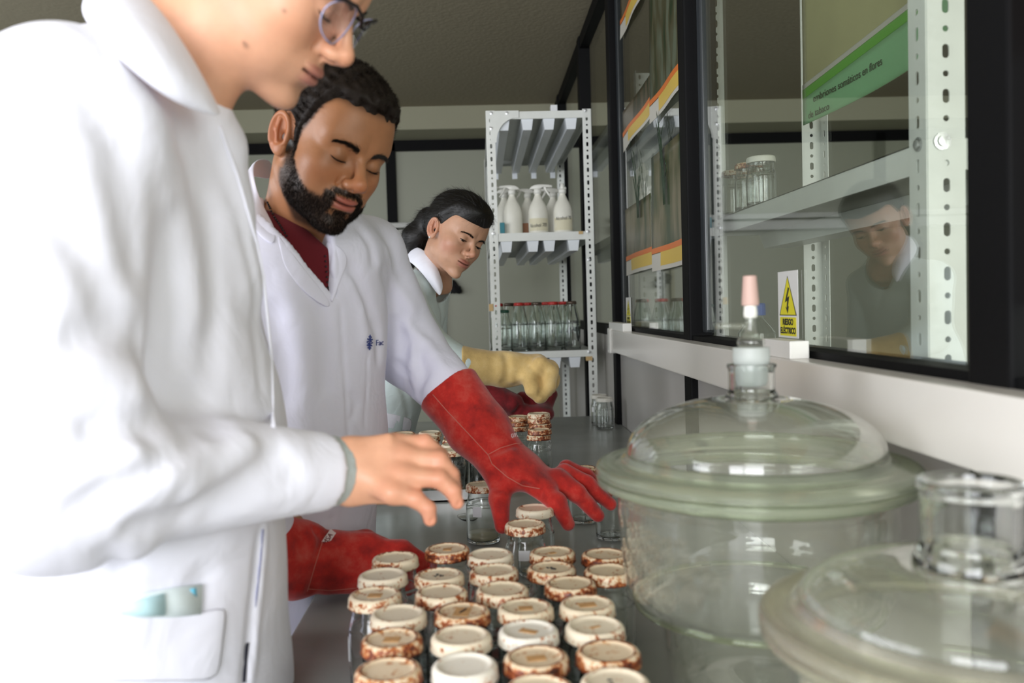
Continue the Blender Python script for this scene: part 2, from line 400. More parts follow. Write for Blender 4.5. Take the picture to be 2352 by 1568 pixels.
# rack behind the glass
X2, X3 = .61, .90; YN, YF = 1.135, 2.2
r2 = empty('storage_rack', ((X2+X3)/2, (YN+YF)/2, 0)); tag(r2, 'cream slotted-angle rack standing behind the window glass', 'rack')
angle_post('post', X2, YN, 0, 2.3, 1, 1, .052, .046, parent=r2, pitch=.03)
angle_post('post', X3, YN, 0, 2.3, -1, 1, parent=r2)
angle_post('post', X2, YF, 0, 2.3, 1, -1, parent=r2); angle_post('post', X3, YF, 0, 2.3, -1, -1, .05, .045, parent=r2)
ZS = WX(2095, 332, X2)[2]
print('rack2 shelf', ZS, 'post near y', WX(2125, 500, X2)[1])
for z in (ZS, ZS-.38, .6, .1): shelf(r2, X2, X3, YN, YF, z, .042)
shelf(r2, X2, X3, YN, YF, ZS+.62, .042)
hat_channel(r2, (X2+X3)/2+.02, YN+.02, YF-.02, ZS-.042, .10, .07, .035, 'rack_paint')
bolt(r2, X2+.020, YN-.002, WX(2170, 322, X2+.02)[2], 'y', .012)
p = WX(2103, 335, X2); bolt(r2, X2-.0015, YN+.02, p[2], 'x', .010)
# ------------------------------------------------------------------ jars
def rust_mat(name, base, amount, centre=(.80, .68, .50)):
    m, nt, b = new_mat(name); L = nt.links; N = nt.nodes.new
    tc = N('ShaderNodeTexCoord'); oi = N('ShaderNodeObjectInfo'); sep = N('ShaderNodeSeparateXYZ'); L.new(tc.outputs['Object'], sep.inputs[0])
    add = N('ShaderNodeVectorMath'); add.operation = 'ADD'; L.new(tc.outputs['Object'], add.inputs[0])
    mul = N('ShaderNodeVectorMath'); mul.operation = 'SCALE'; mul.inputs[0].default_value = (3, 5, 7); L.new(oi.outputs['Random'], mul.inputs['Scale']); L.new(mul.outputs[0], add.inputs[1])
    n = N('ShaderNodeTexNoise'); n.inputs['Scale'].default_value = 190; n.inputs['Detail'].default_value = 6; n.inputs['Roughness'].default_value = .62; L.new(add.outputs[0], n.inputs['Vector'])
    n2 = N('ShaderNodeTexNoise'); n2.inputs['Scale'].default_value = 55; n2.inputs['Detail'].default_value = 3; L.new(add.outputs[0], n2.inputs['Vector'])
    # distance from the axis and closeness to the shoulder ring
    c = N('ShaderNodeCombineXYZ'); L.new(sep.outputs['X'], c.inputs['X']); L.new(sep.outputs['Y'], c.inputs['Y'])
    ln = N('ShaderNodeVectorMath'); ln.operation = 'LENGTH'; L.new(c.outputs[0], ln.inputs[0])
    cr = N('ShaderNodeValToRGB'); cr.color_ramp.interpolation = 'LINEAR'
    e = cr.color_ramp.elements; mr = N('ShaderNodeMapRange'); mr.inputs[1].default_value = 0; mr.inputs[2].default_value = .034; L.new(ln.outputs['Value'], mr.inputs[0]); L.new(mr.outputs[0], cr.inputs[0])
    e[0].position = 0; e[0].color = (.03,)*3+(1,); e[1].position = .60; e[1].color = (.08,)*3+(1,)
    for p_, v_ in ((.745, .10), (.765, .92), (.79, .80), (.815, .30), (.90, .30), (.945, .66), (.975, .60), (1.0, .16)):
        q = e.new(p_); q.color = (v_,)*3+(1,)
    low = N('ShaderNodeMapRange'); low.inputs[1].default_value = .0030; low.inputs[2].default_value = .0; low.inputs[3].default_value = 0; low.inputs[4].default_value = .34; L.new(sep.outputs['Z'], low.inputs[0])
    s1 = N('ShaderNodeMath'); s1.operation = 'ADD'; L.new(cr.outputs[0], s1.inputs[0]); L.new(low.outputs[0], s1.inputs[1])
    s2 = N('ShaderNodeMath'); s2.operation = 'MULTIPLY'; L.new(s1.outputs[0], s2.inputs[0]); s2.inputs[1].default_value = amount
    s3 = N('ShaderNodeMath'); s3.operation = 'MULTIPLY_ADD'; L.new(n.outputs['Fac'], s3.inputs[0]); s3.inputs[1].default_value = 2.1; L.new(s2.outputs[0], s3.inputs[2])
    s4 = N('ShaderNodeMath'); s4.operation = 'MULTIPLY_ADD'; L.new(n2.outputs['Fac'], s4.inputs[0]); s4.inputs[1].default_value = 1.5; L.new(s3.outputs[0], s4.inputs[2])
    r = N('ShaderNodeValToRGB'); e = r.color_ramp.elements
    e[0].position = .74; e[0].color = (*base, 1); e[1].position = 1.0; e[1].color = (.045, .012, .006, 1)
    q = e.new(.775); q.color = (*centre, 1); q = e.new(.82); q.color = (.46, .13, .03, 1); q = e.new(.89); q.color = (.21, .04, .012, 1)
    dv = N('ShaderNodeMath'); dv.operation = 'MULTIPLY'; dv.inputs[1].default_value = .36; L.new(s4.outputs[0], dv.inputs[0]); L.new(dv.outputs[0], r.inputs[0])
    L.new(r.outputs[0], b.inputs['Base Color']); b.inputs['Roughness'].default_value = .45
    bp = N('ShaderNodeBump'); bp.inputs['Strength'].default_value = .25; bp.inputs['Distance'].default_value = .001; L.new(n.outputs['Fac'], bp.inputs['Height']); L.new(bp.outputs[0], b.inputs['Normal'])
    MAT[name] = m; return m
rust_mat('lid_clean', (.84, .74, .57), .28, (.80, .66, .46)); rust_mat('lid_white', (.86, .82, .72), .20, (.80, .70, .55))
rust_mat('lid_spotted', (.82, .70, .51), .52, (.74, .54, .34)); rust_mat('lid_rusty', (.80, .66, .46), .74, (.72, .48, .26)); rust_mat('lid_heavy', (.78, .63, .44), .92, (.66, .40, .19))
mat('lid_red', (.50, .025, .02), .3); mat('lid_dark', (.10, .07, .05), .35, metal=.4); mat('lid_plain', (.80, .78, .70), .4, vary=.05, vscale=60)
mat('paper', (.85, .86, .88), .7); mat('tape', (.60, .34, .14), .65, vary=.25, vscale=90); mat('ink', (.02, .02, .025), .6); mat('agar', (.55, .52, .36), .3)
def jar_profile(R=.0332, hb=.100, nk=.0285, t=.0022):
    out = [(0, .001), (R*.62, .001), (R*.88, .0005), (R*.97, .004), (R, .010), (R, .066), (R*.985, .074), (R*.93, .082), (nk+.0005, .0905), (nk, .094), (nk, hb+.010)]
    inn = [(nk-t, hb+.010), (nk-t, .094), (nk-t*.9, .091), (R*.93-t, .081), (R-t, .070), (R-t, .012), (R*.90-t, .0065), (R*.5, .006), (0, .0062)]
    return smoothprof(out, 4) + smoothprof(inn, 3)
def lid_profile(R=.0330, h=.0135):
    return [(0, h-.0022), (R*.60, h-.0022), (R*.70, h-.0020), (R*.765, h-.0004), (R*.80, h+.0006), (R*.86, h+.0004), (R*.93, h-.0010), (R*.975, h-.0035), (R*.985, h*.45), (R*.99, .0025), (R*1.01, .0008), (R*.985, -.0003), (R*.93, 0), (R*.93, h-.004), (0, h-.004)]
jar_bm = bmesh.new(); lathe(jar_bm, jar_profile(), 40, close=False); jar_me = bpy.data.meshes.new('jar_body'); bmesh.ops.remove_doubles(jar_bm, verts=jar_bm.verts[:], dist=1e-6); bmesh.ops.recalc_face_normals(jar_bm, faces=jar_bm.faces[:]); jar_bm.to_mesh(jar_me); jar_bm.free()
jar_me.polygons.foreach_set('use_smooth', [True]*len(jar_me.polygons)); jar_me.materials.append(MAT['jar_glass'])
LIDME = {}
def lid_mesh(kind, n=40):
    if kind not in LIDME:
        bm = bmesh.new(); lathe(bm, lid_profile(), n, close=False)
        me = bpy.data.meshes.new('lid'); bmesh.ops.recalc_face_normals(bm, faces=bm.faces[:]); bm.to_mesh(me); bm.free()
        me.polygons.foreach_set('use_smooth', [True]*len(me.polygons)); me.materials.append(MAT[kind]); LIDME[kind] = me
    return LIDME[kind]
def mk(name, me, parent, loc=(0, 0, 0), rz=0, tilt=0):
    o = bpy.data.objects.new(name, me); C.objects.link(o); o.parent = parent; o.location = loc; o.rotation_euler = (tilt, 0, rz); return o
def small_patch(name, w_, h_, m, parent, loc, rz, R=.0336, flat=False):
    bm = bmesh.new()
    if flat: bx(bm, -w_/2, w_/2, -h_/2, h_/2, 0, .0006)
    else:
        n = 6; a0 = w_/R; inner, outer = [], []
        for i in range(n+1):
            a = -a0/2+a0*i/n; 
            for r_, lst in ((R, inner), (R+.0004, outer)): lst.append([bm.verts.new((r_*math.sin(a), -r_*math.cos(a), z)) for z in (-h_/2, h_/2)])
        for i in range(n):
            bm.faces.new((outer[i][0], outer[i+1][0], outer[i+1][1], outer[i][1])); bm.faces.new((inner[i][1], inner[i+1][1], inner[i+1][0], inner[i][0]))
            bm.faces.new((inner[i][0], inner[i+1][0], outer[i+1][0], outer[i][0])); bm.faces.new((inner[i][1], outer[i][1], outer[i+1][1], inner[i+1][1]))
        bm.faces.new((inner[0][0], outer[0][0], outer[0][1], inner[0][1])); bm.faces.new((inner[n][0], inner[n][1], outer[n][1], outer[n][0]))
    o = obj(name, bm, m, parent); o.location = loc; o.rotation_euler = (0, 0, rz); return o
def jar(p, kind, label, group, tapes=(), sticker=None, scale=1, fill=0):
    r = empty('glass_jar', (p[0], p[1], p[2]), random.uniform(-.3, .3)); r.scale = (scale,)*3
    tag(r, label, 'jar', group)
    mk('jar_body', jar_me, r); mk('lid', lid_mesh(kind), r, (0, 0, .1015), random.uniform(0, 6), random.uniform(-.012, .012))
    for t in tapes:
        if t == 'slit': small_patch('slit', .0022, .015, 'ink', r, (.001, .002, .1137), -.35, flat=True)
        elif t == 'ink': 
            for q in range(5): small_patch('ink_mark', random.uniform(.003, .007), .0022, 'ink', r, (random.uniform(-.006, .006), random.uniform(-.007, .007), .1132+.0001*q), random.uniform(0, 3), flat=True)
        else: small_patch('tape_patch', t[0], t[1], 'tape', r, (t[3] if len(t) > 3 else 0, 0, .1128), t[2], flat=True)
    if sticker: small_patch('label_sticker', sticker[0], sticker[1], 'paper', r, (0, 0, sticker[2]), sticker[3])
    if fill:
        bm = bmesh.new(); lathe(bm, [(0, .0065), (.0300, .0068), (.0306, .010), (.0306, fill), (0, fill)], 32, close=False); obj('medium', bm, 'agar', r, True)
    return r
G = 'rusty lidded glass jars set out in rows on the bench'
def T(w_=.016, h_=.011, a=0., dx=0.): return (w_, h_, a, dx)
rows = [
 ('farthest row', [((907.7, 1279.5), 'lid_spotted', 'rust-rimmed cream lid', ()), ((1027, 1259), 'lid_heavy', 'heavily rusted brown lid', (T(.012, .012, .2),)), ((1126, 1272), 'lid_clean', 'smooth pinkish cream lid', ()), ((1268.7, 1267), 'lid_rusty', 'rusty lid bearing a paper scrap', (T(.010, .008, .5),)), ((1389, 1272), 'lid_heavy', 'dark brown heavily rusted lid', ())]),
 ('second row from back', [((879, 1319), 'lid_clean', 'clean cream lid with a dark fleck', ()), ((1008.8, 1319), 'lid_spotted', 'cream lid with small ink ticks', ('ink',)), ((1134, 1309), 'lid_spotted', 'peach lid with a rusty rim', ()), ((1266.8, 1303), 'lid_rusty', 'rusty lid with ink dots', ('ink',)), ((1397.7, 1309), 'lid_rusty', 'rust-edged lid against the desiccator', ())]),
 ('third row from back', [((861, 1364), 'lid_spotted', 'cream lid with a brown square of tape', (T(.017, .014, .15),)), ((1013.5, 1358), 'lid_spotted', 'cream lid with a pale diamond stain', ()), ((1153.5, 1352), 'lid_spotted', 'cream lid with one central rust spot', ()), ((1310, 1339), 'lid_rusty', 'cream lid with faint rust blots', ())]),
 ('middle row', [((915, 1408.5), 'lid_clean', 'plain cream lid', ()), ((1061, 1402), 'lid_heavy', 'rusty lid with tape and dark slit', (T(.018, .026, 0.), 'slit')), ((1207, 1393), 'lid_spotted', 'cream lid with a tan strip of tape', (T(.016, .013, .3),)), ((1349, 1386.5), 'lid_spotted', 'cream lid with a wide tan tape patch', (T(.020, .014, -.1),))]),
 ('third row from front', [((899.6, 1465), 'lid_heavy', 'badly rusted lid with a tan square', (T(.017, .014, 0.),)), ((1058.8, 1459), 'lid_clean', 'clean pale cream lid', ()), ((1213.6, 1446), 'lid_white', 'white lid with a worn tape scrap', (T(.020, .009, -.3),)), ((1366, 1435), 'lid_clean', 'cream lid with a pale tape scratch', (T(.012, .004, .4),))]),
 ('second row from front', [((891.7, 1536), 'lid_heavy', 'blotchy rusted lid', ()), ((1067, 1526.5), 'lid_white', 'pale cream lid with a greenish dot', ()), ((1231.5, 1507.6), 'lid_heavy', 'rust-ringed lid with brown tape', (T(.019, .013, .1),)), ((1397.7, 1498), 'lid_heavy', 'orange-brown rusted lid', ())]),
 ('nearest row cut by photo edge', [((1239, 1580), 'lid_spotted', 'cream lid barely showing', ()), ((1412, 1561), 'lid_clean', 'white lid with a black smudge', ('ink',))]),
]
ordn = ['leftmost', 'second from left', 'third from left', 'fourth from left', 'rightmost']
P = []; info = []
for rn, row in rows:
    for i, ((u, v), kind, desc, tp) in enumerate(row):
        P.append(WZ(u, v, 1.0145)[:2]); info.append((kind, 'jar, %s, %s, %s' % (desc, ordn[-1] if i == len(row)-1 else ordn[i], rn), tp))
P.append(WZ(1206, 1202, 1.0145)[:2]); info.append(('lid_spotted', 'glass jar with rusty-edged lid standing alone in front of the gloved thumb', ()))
P.append(WZ(1228, 1166, 1.0145)[:2]); info.append(('lid_clean', 'glass jar with pale lid under the palm of the red glove', ()))
P = np.array(P)
for it in range(60):                      # jars cannot share space: nudge the few that touch
    for i in range(len(P)):
        for j in range(i):
            d = P[i]-P[j]; n = np.linalg.norm(d)
            if n < .0686: c_ = d/n*(.0686-n)/2; P[i] += c_; P[j] -= c_
for i, (p, (kind, lab, tp)) in enumerate(zip(P, info)):
    st = None
    if i == 29-1: st = (.018, .016, .072, -.1)
    if i == 10: st = (.010, .028, .05, -1.15)
    jar((p[0], p[1], .9), kind, lab, G, tp, st)
Gs = 'glass jars standing about the bench'
pj = WZ(1112, 1113, 1.0145); jar((pj[0]-.004, pj[1]+.01, .9), 'lid_spotted', 'glass jar with white label and yellowish dregs left of the red glove thumb', Gs, (), (.018, .020, .066, -.55), fill=.018)
pj = WZ(1338, 1074, 1.0145); jar((pj[0], pj[1], .9), 'lid_heavy', 'glass jar with rusty lid behind the fingers of the red glove', Gs)
pj = WZ(1362, 1092, 1.0145); jar((pj[0]+.03, pj[1]-.05, .9), 'lid_white', 'glass jar with a white lid tucked behind the desiccator rim', Gs)
pj = WZ(1392, 985, .9); jar((pj[0], pj[1]+.02, .9), 'lid_plain', 'clear glass jar with clean white lid by the rack foot', Gs, (), None); 
jar((pj[0]-.004, pj[1]+.13, .9), 'lid_plain', 'clear glass jar with white lid hidden behind its twin by the rack', Gs, (), (.012, .018, .06, -.9))
# tray of jars, far left of the bench
ty0 = 2.02; tx0, tx1 = -.265, .035
tray = empty('metal_tray', ((tx0+tx1)/2, ty0+.22, .9)); tag(tray, 'brushed steel tray carrying jars at the far left of the bench', 'tray')
bm = bmesh.new(); bx(bm, tx0, tx1, ty0, ty0+.50, .9005, .904)
for a in ((tx0, tx1, ty0, ty0+.004), (tx0, tx1, ty0+.496, ty0+.50), (tx0, tx0+.004, ty0, ty0+.5), (tx1-.004, tx1, ty0, ty0+.5)): bx(bm, *a, .9005, .928)
o = obj('pan', bm, 'steel', tray); o.matrix_parent_inverse = Matrix.Translation(tray.location).inverted()
k = 0
Gt = 'jars standing in the steel tray'
nmr = ['front', 'second', 'third', 'fourth', 'back']; nmc = ['leftmost', 'second', 'third', 'rightmost']
for r_ in range(5):
    for c_ in range(4):
        x = tx0+.040+c_*.0735; y = ty0+.045+r_*.078
        kind = ['lid_rusty', 'lid_clean', 'lid_spotted', 'lid_heavy'][(r_*3+c_*5) % 4]
        jar((x, y, .9045), kind, 'glass jar in the steel tray, %s of its %s row' % (nmc[c_], nmr[r_]), Gt, scale=.99, fill=.014 if r_ == 0 else 0)
# jars at the right of the tray that carry stacks of spare lids
def stack(u, v, D, n, lab_j, lab_l):
    p = W(u, v, D); jar((p[0], D, .9), 'lid_rusty', lab_j, 'jars crowned with spare lids')
    for i in range(n):
        o = mk('jar_lid', lid_mesh(['lid_heavy', 'lid_rusty', 'lid_spotted'][i % 3]), None, (p[0]+random.uniform(-.003, .003), D+random.uniform(-.003, .003), .9+.1162+.0142*i), random.uniform(0, 6))
        tag(o, 'spare rusty jar lid, %s in the stack on the %s jar' % (['lowest', 'second up', 'third up', 'top'][i if i < n-1 else 3], lab_l), 'lid', 'spare lids stacked on jars')
stack(1238, 1020, 2.28, 1, 'glass jar with a single spare lid on top, nearer the red cuff', 'nearer')
stack(1240, 1010, 2.40, 3, 'glass jar crowned with a tall stack of rusty lids', 'farther')
stack(1190, 1010, 2.46, 2, 'glass jar with two spare lids half hidden behind the red cuff', 'half hidden')
# small watch glass on the bench
bm = bmesh.new(); lathe(bm, smoothprof([(0, 0.001), (.012, .002), (.022, .009), (.024, .012)], 4) + smoothprof([(.0225, .012), (.020, .009), (.011, .004), (0, .003)], 4), 28, close=False)
p = WZ(1075, 1196, .9); o = obj('glass_dish', bm, 'jar_glass', None, True); o.location = (p[0], p[1], .9); tag(o, 'tiny clear glass dish lying left of the labelled jar', 'dish')

# ------------------------------------------------------------------ juice bottles and spray bottles on the racks
def bottle_mesh(hs=1.0, R=.0365):
    h = .205*hs; bm = bmesh.new()
    o_ = [(0, .002), (R*.7, .001), (R*.96, .003), (R, .009), (R, h*.52), (R*.99, h*.56), (R*.90, h*.68), (R*.70, h*.82), (.021, h*.91), (.0195, h*.945), (.0195, h)]
    i_ = [(.0175, h), (.0175, h*.94), (R*.68-.002, h*.81), (R*.88-.002, h*.67), (R-.0028, h*.52), (R-.0028, .012), (R*.6, .008), (0, .009)]
    lathe(bm, smoothprof(o_, 4)+smoothprof(i_, 3), 28, close=False)
    for v in bm.verts:                        # moulded ripples of the old juice bottles
        r_ = math.hypot(v.co.x, v.co.y)
        if r_ > R*.75 and v.co.z < h*.55:
            a = math.atan2(v.co.y, v.co.x); d = .0007*math.sin(a*9+v.co.z*260)*math.sin(v.co.z*420+a*4); v.co.x *= 1+d/r_; v.co.y *= 1+d/r_
    bmesh.ops.recalc_face_normals(bm, faces=bm.faces[:]); me = bpy.data.meshes.new('bottle_body'); bm.to_mesh(me); bm.free()
    me.polygons.foreach_set('use_smooth', [True]*len(me.polygons)); me.materials.append(MAT['bottle_glass']); return me
BM1, BM2 = bottle_mesh(), bottle_mesh(.86, .032)
def cap_mesh(m):
    bm = bmesh.new(); lathe(bm, [(0, .013), (.017, .013), (.0215, .0115), (.0225, .008), (.0228, 0), (.021, -.0006), (.021, .009), (0, .009)], 24, close=False)
    bmesh.ops.recalc_face_normals(bm, faces=bm.faces[:]); me = bpy.data.meshes.new('cap'); bm.to_mesh(me); bm.free(); me.polygons.foreach_set('use_smooth', [True]*len(me.polygons)); me.materials.append(MAT[m]); return me
mat('lid_green', (.02, .10, .06), .35)
CAPS = {m: cap_mesh(m) for m in ('lid_red', 'lid_dark', 'lid_green')}
mat('water', (.8, .85, .82), .1)
def bottle(x, y, z, cap, label, group, small=False):
    r = empty('glass_bottle', (x, y, z), random.uniform(0, 6)); tag(r, label, 'bottle', group)
    mk('bottle_body', BM2 if small else BM1, r); mk('cap', CAPS[cap], r, (0, 0, (.205*.86 if small else .205)-.011)); return r
Gb = 'clear glass bottles on the middle rack shelf'
for u, cap, sm, lab in ((1160, 'lid_green', True, 'short clear bottle with green cap at the left end of the front row'), (1195, 'lid_red', False, 'clear ribbed bottle with red cap, second in the front row'), (1235, 'lid_dark', False, 'clear bottle with dark cap in the middle of the front row'), (1273, 'lid_red', False, 'clear bottle with bright red cap, fourth in the front row'), (1315, 'lid_dark', False, 'clear bottle with brown cap at the right end of the front row')):
    p = W(u, 806, Y1+.055); bottle(p[0], Y1+.055, Z3+.0003, cap, lab, Gb, sm)
for i, (u, cap) in enumerate(((1172, 'lid_dark'), (1216, 'lid_red'), (1258, 'lid_red'), (1297, 'lid_red'))):
    p = W(u, 790, Y1+.14); bottle(p[0], Y1+.14, Z3+.0003, cap, 'clear bottle with %s cap in the second row of the shelf, %s' % (cap[4:], ordn[i] if i < 3 else ordn[-1]), Gb)
for i, (x, cap) in enumerate(((.08, 'lid_red'), (.17, 'lid_dark'), (.26, 'lid_red'), (.36, 'lid_red'))):
    bottle(x, Y1+.23, Z3+.0003, cap, 'clear bottle with %s cap in the third row of the shelf, %s' % (cap[4:], ordn[i] if i < 3 else ordn[-1]), Gb)
Gl = 'red capped bottles on the low shelf behind the bench'
k = 0; zl = Z4+.0003
rn_ = ['front', 'second', 'third', 'fourth', 'fifth', 'last']
for r_ in range(6):
    for c_ in range(4):
        x = XA+.075+c_*.098+(.02 if r_ % 2 else 0); y = Y1+.07+r_*.17
        if x > XE-.05: x = XE-.052
        cap = ['lid_red', 'lid_red', 'lid_dark', 'lid_red', 'lid_green', 'lid_red'][(r_*2+c_*5) % 6]
        bottle(x, y, zl+(.0 if r_ == 0 else 0), cap, 'bottle with %s cap low behind the bench, %s in the %s row' % (cap[4:], ordn[c_] if c_ < 3 else ordn[-1], rn_[r_]), Gl); k += 1
# spray bottles
mat('spray_plastic', (.80, .79, .70), .42, vary=.04, vscale=30); mat('spray_head', (.86, .86, .80), .4); mat('spray_label', (.72, .68, .50), .6)
mat('teal', (.02, .20, .25), .5); mat('orange_brown', (.35, .14, .05), .5)
def spray(x, y, z, face, label, text=None, nozzle=True, R=.042, hs=1.0, trig=None):
    r = empty('spray_bottle', (x, y, z)); tag(r, label, 'spray bottle', 'white spray bottles on the upper rack shelf')
    bm = bmesh.new(); o_ = [(0, 0), (R*.9, 0), (R, .006), (R*1.0, .07*hs), (R*.97, .095*hs), (R*.80, .12*hs), (R*.50, .143*hs), (.0135, .160*hs), (.0135, .170*hs)]
    lathe(bm, smoothprof(o_, 5)+[(0, .170*hs)], 32, close=False, squash=lambda a, b, c: (a, b*.72)); obj('bottle_body', bm, 'spray_plastic', r, True)
    zc = .170*hs
    bm = bmesh.new(); lathe(bm, [(0, -.003), (.016, -.003), (.0165, .012), (.013, .016), (0, .016)], 24, c=(0, 0, zc), close=False); obj('collar', bm, 'spray_head', r, True)
    if nozzle:
        # head: curved shroud pointing to 'face' (+1 right, -1 left)
        bm = bmesh.new(); f = face
        prof = [(-.034, .020, .004), (-.026, .029, .007), (-.012, .035, .010), (.005, .037, .0115), (.022, .037, .0105), (.040, .036, .009), (.050, .035, .008), (.053, .034, .007)]
        rings = []
        for px, pz, hw in prof:
            lo = {0: .016, 1: .018, 2: .016, 3: .014}.get(prof.index((px, pz, hw)), pz-.012 if px > .02 else .018)
            rings.append([bm.verts.new((f*px, sy*hw, zc+zz)) for sy, zz in ((-1, lo), (-1, pz-.003), (-.5, pz), (.5, pz), (1, pz-.003), (1, lo))])
        for a, b in zip(rings, rings[1:]):
            for k_ in range(6): bm.faces.new((a[k_], a[(k_+1) % 6], b[(k_+1) % 6], b[k_]))
        bm.faces.new(rings[0]); bm.faces.new(rings[-1][::-1]); obj('spray_head', bm, 'spray_head', r, True)
        bm = bmesh.new(); tube(bm, [(f*.030, 0, zc+.026), (f*.036, 0, zc+.012), (f*.046, 0, zc-.004), (f*.054, 0, zc-.014)], [.006, .005, .0045, .004], 8); obj('trigger', bm, 'spray_head', r, True)
        bm = bmesh.new(); tube(bm, [(f*.050, 0, zc+.0285), (f*.062, 0, zc+.0285)], .006, 10); obj('nozzle', bm, 'spray_head', r, True)
    else:
        bm = bmesh.new(); tube(bm, [(0, 0, zc+.010), (0, 0, zc+.040)], [.010, .0075], 12); tube(bm, [(-.004, 0, zc+.016), (.016, 0, zc+.020)], .006, 8); obj('pump_stem', bm, 'spray_head', r, True)
    if text:
        a0 = 1.15; n = 10; Rl = R*1.004; bm = bmesh.new(); col = []
        for i in range(n+1):
            a = -a0+2*a0*i/n; col.append([bm.verts.new((Rl*math.sin(a), -Rl*.72*math.cos(a)-.0004, zz)) for zz in (.010, .062)])
        for a, b in zip(col, col[1:]): bm.faces.new((a[0], b[0], b[1], a[1]))
        obj('paper_label', bm, 'spray_label', r)
        M_ = Matrix.Translation((0, 0, text[2])) @ Matrix.Rotation(PI/2, 4, 'X')
        t = text_mesh('handwriting', text[0], text[1], M_, 'ink', r, .0002, .8)
        for v in t.data.vertices:
            xx = max(-Rl*.99, min(Rl*.99, v.co.x)); v.co.x = Rl*math.sin(xx/Rl) if abs(xx) < Rl*1.5 else xx; v.co.y -= Rl*.72*math.sqrt(max(0, 1-(v.co.x/Rl)**2))+.0012; v.co.z += .05*v.co.x
    return r
zz = Z2+.0003; ya = Y1+.06
spray(W(1178, 528, ya)[0], ya, zz, -1, 'white spray bottle at the left of the shelf, head turned left')
spray(W(1237, 528, ya)[0], ya, zz, 1, 'white spray bottle with handwritten alcohol label, head turned right', ('Alcohol 70%', .0215, .032))
spray(W(1294, 528, ya)[0], ya+.005, zz, 1, 'yellowed bottle without trigger and with worn handwriting at the right', ('Alcohol 70', .021, .060), nozzle=False)
spray(W(1160, 525, ya)[0]+.003, ya+.10, zz, 1, 'white spray bottle half hidden behind the leftmost bottle'); spray(W(1212, 525, ya)[0]+.010, ya+.12, zz, -1, 'white spray bottle half hidden behind the left and middle bottles'); spray(W(1272, 525, ya)[0]+.010, ya+.12, zz, -1, 'white spray bottle half hidden behind the right pair')
o = box('teal_box', -.0, .02, -.012, .012, 0, .045, 'teal', bev=.002); o.location = (XA+.045, ya-.045, zz); tag(o, 'small teal carton at the left end of the spray bottle shelf', 'carton')
o = box('packet', 0, .034, -.012, .012, 0, .05, 'orange_brown', bev=.002); o.location = (W(1205, 525, ya)[0]-.012, ya+.055, zz); tag(o, 'orange-brown packet between two spray bottles', 'packet')
o = box('paper_box', -.014, .014, -.04, .0, 0, .035, 'paper', bev=.001); o.location = (W(1270, 248, Y1+.1)[0], Y1+.09, ZT-.004); tag(o, 'small white paper box on the top of the rack', 'box')
# black cloth hook hanging at back wall, thin trim strip next to it
bm = bmesh.new(); p = W(1037, 655, YB-.03)
for k_ in range(14):
    a = random.uniform(0, 6); tube(bm, [(p[0]-.05, YB-.04, p[2]+.02), (p[0]+random.uniform(-.03, .04), YB-.06-random.uniform(0, .05), p[2]+random.uniform(-.04, .03)), (p[0]+random.uniform(-.02, .07), YB-.08, p[2]+random.uniform(-.06, .02))], [.014, .016, .008], 7)
tag(obj('black_cloth', bm, mat('black_fabric', (.01, .01, .012), .9), None, True), 'bunched black cloth hanging on the rear wall below the woman chin', 'cloth')
x0_ = W(1017, 700, YB-.04)[0]; quadbox('trim_6', x0_-.012, x0_+.012, YB-.06, YB-.02, 0, zat(1017, 640, YB-.04)+.05, 'beam_paint')

# ------------------------------------------------------------------ things behind and on the glass
Gg = 'jars on the shelf behind the glass'
for (u, lab, kind, dx) in ((1742, 'glass jar with white lid on the shelf behind the glass', 'lid_plain', 0), (1702, 'glass jar with rusty lid second on the shelf behind the glass', 'lid_rusty', 0), (1668, 'glass jar at the far end of the shelf behind the glass, pale lid', 'lid_spotted', 0)):
    yy = {1742: 1.93, 1702: 2.02, 1668: 2.13}[u]; p = W(u, 440, yy); jar((max(p[0], X2+.04), yy, ZS+.0003), kind, lab, Gg)
mat('blue_cap', (.02, .08, .42), .35)
def lab_bottle(x, y, z, lab):
    r = empty('lab_bottle', (x, y, z)); tag(r, lab, 'bottle', 'blue capped lab bottles behind the glass')
    bm = bmesh.new(); o_ = [(0, .002), (.036, .001), (.043, .006), (.043, .085), (.040, .098), (.024, .118), (.0165, .128), (.0165, .150)]; i_ = [(.014, .150), (.014, .128), (.022, .117), (.038, .096), (.0405, .085), (.0405, .008), (0, .006)]
    lathe(bm, smoothprof(o_, 4)+smoothprof(i_, 3), 32, close=False); obj('bottle_body', bm, 'jar_glass', r, True)
    bm = bmesh.new(); lathe(bm, [(0, .028), (.018, .028), (.0205, .025), (.021, 0), (.0185, 0), (.0185, .022), (0, .022)], 36, c=(0, 0, .134), close=False, squash=lambda a, b, c: (a*(1+.02*(round(math.atan2(b, a)*36/PI/2) % 2)), b*(1+.02*(round(math.atan2(b, a)*36/PI/2) % 2)))); obj('cap', bm, 'blue_cap', r)
    return r
zl2 = ZS-.38+.0003
lab_bottle(.640, 1.95, zl2, 'lab bottle with blue screw cap behind the glass, nearest the trunking box')
o = box('blue_tray', -.04, .05, -.06, .06, 0, .03, 'blue_cap', bev=.006); o.location = (.665, 1.80, zl2); tag(o, 'low blue ribbed plastic tray behind the glass', 'tray')
for i in range(5):
    bottle(.665, 2.62+i*.10, 1.02, 'lid_red' if i % 2 == 0 else 'lid_dark', 'bottle with %s cap behind the far glass, %s from the near end' % (['red', 'dark'][i % 2], ['first', 'second', 'third', 'fourth', 'fifth'][i]), 'bottles on the shelf behind the far glass')
r3 = empty('storage_rack', (.8, 3.0, 0)); tag(r3, 'pale slotted-angle rack behind the postered glass', 'rack')
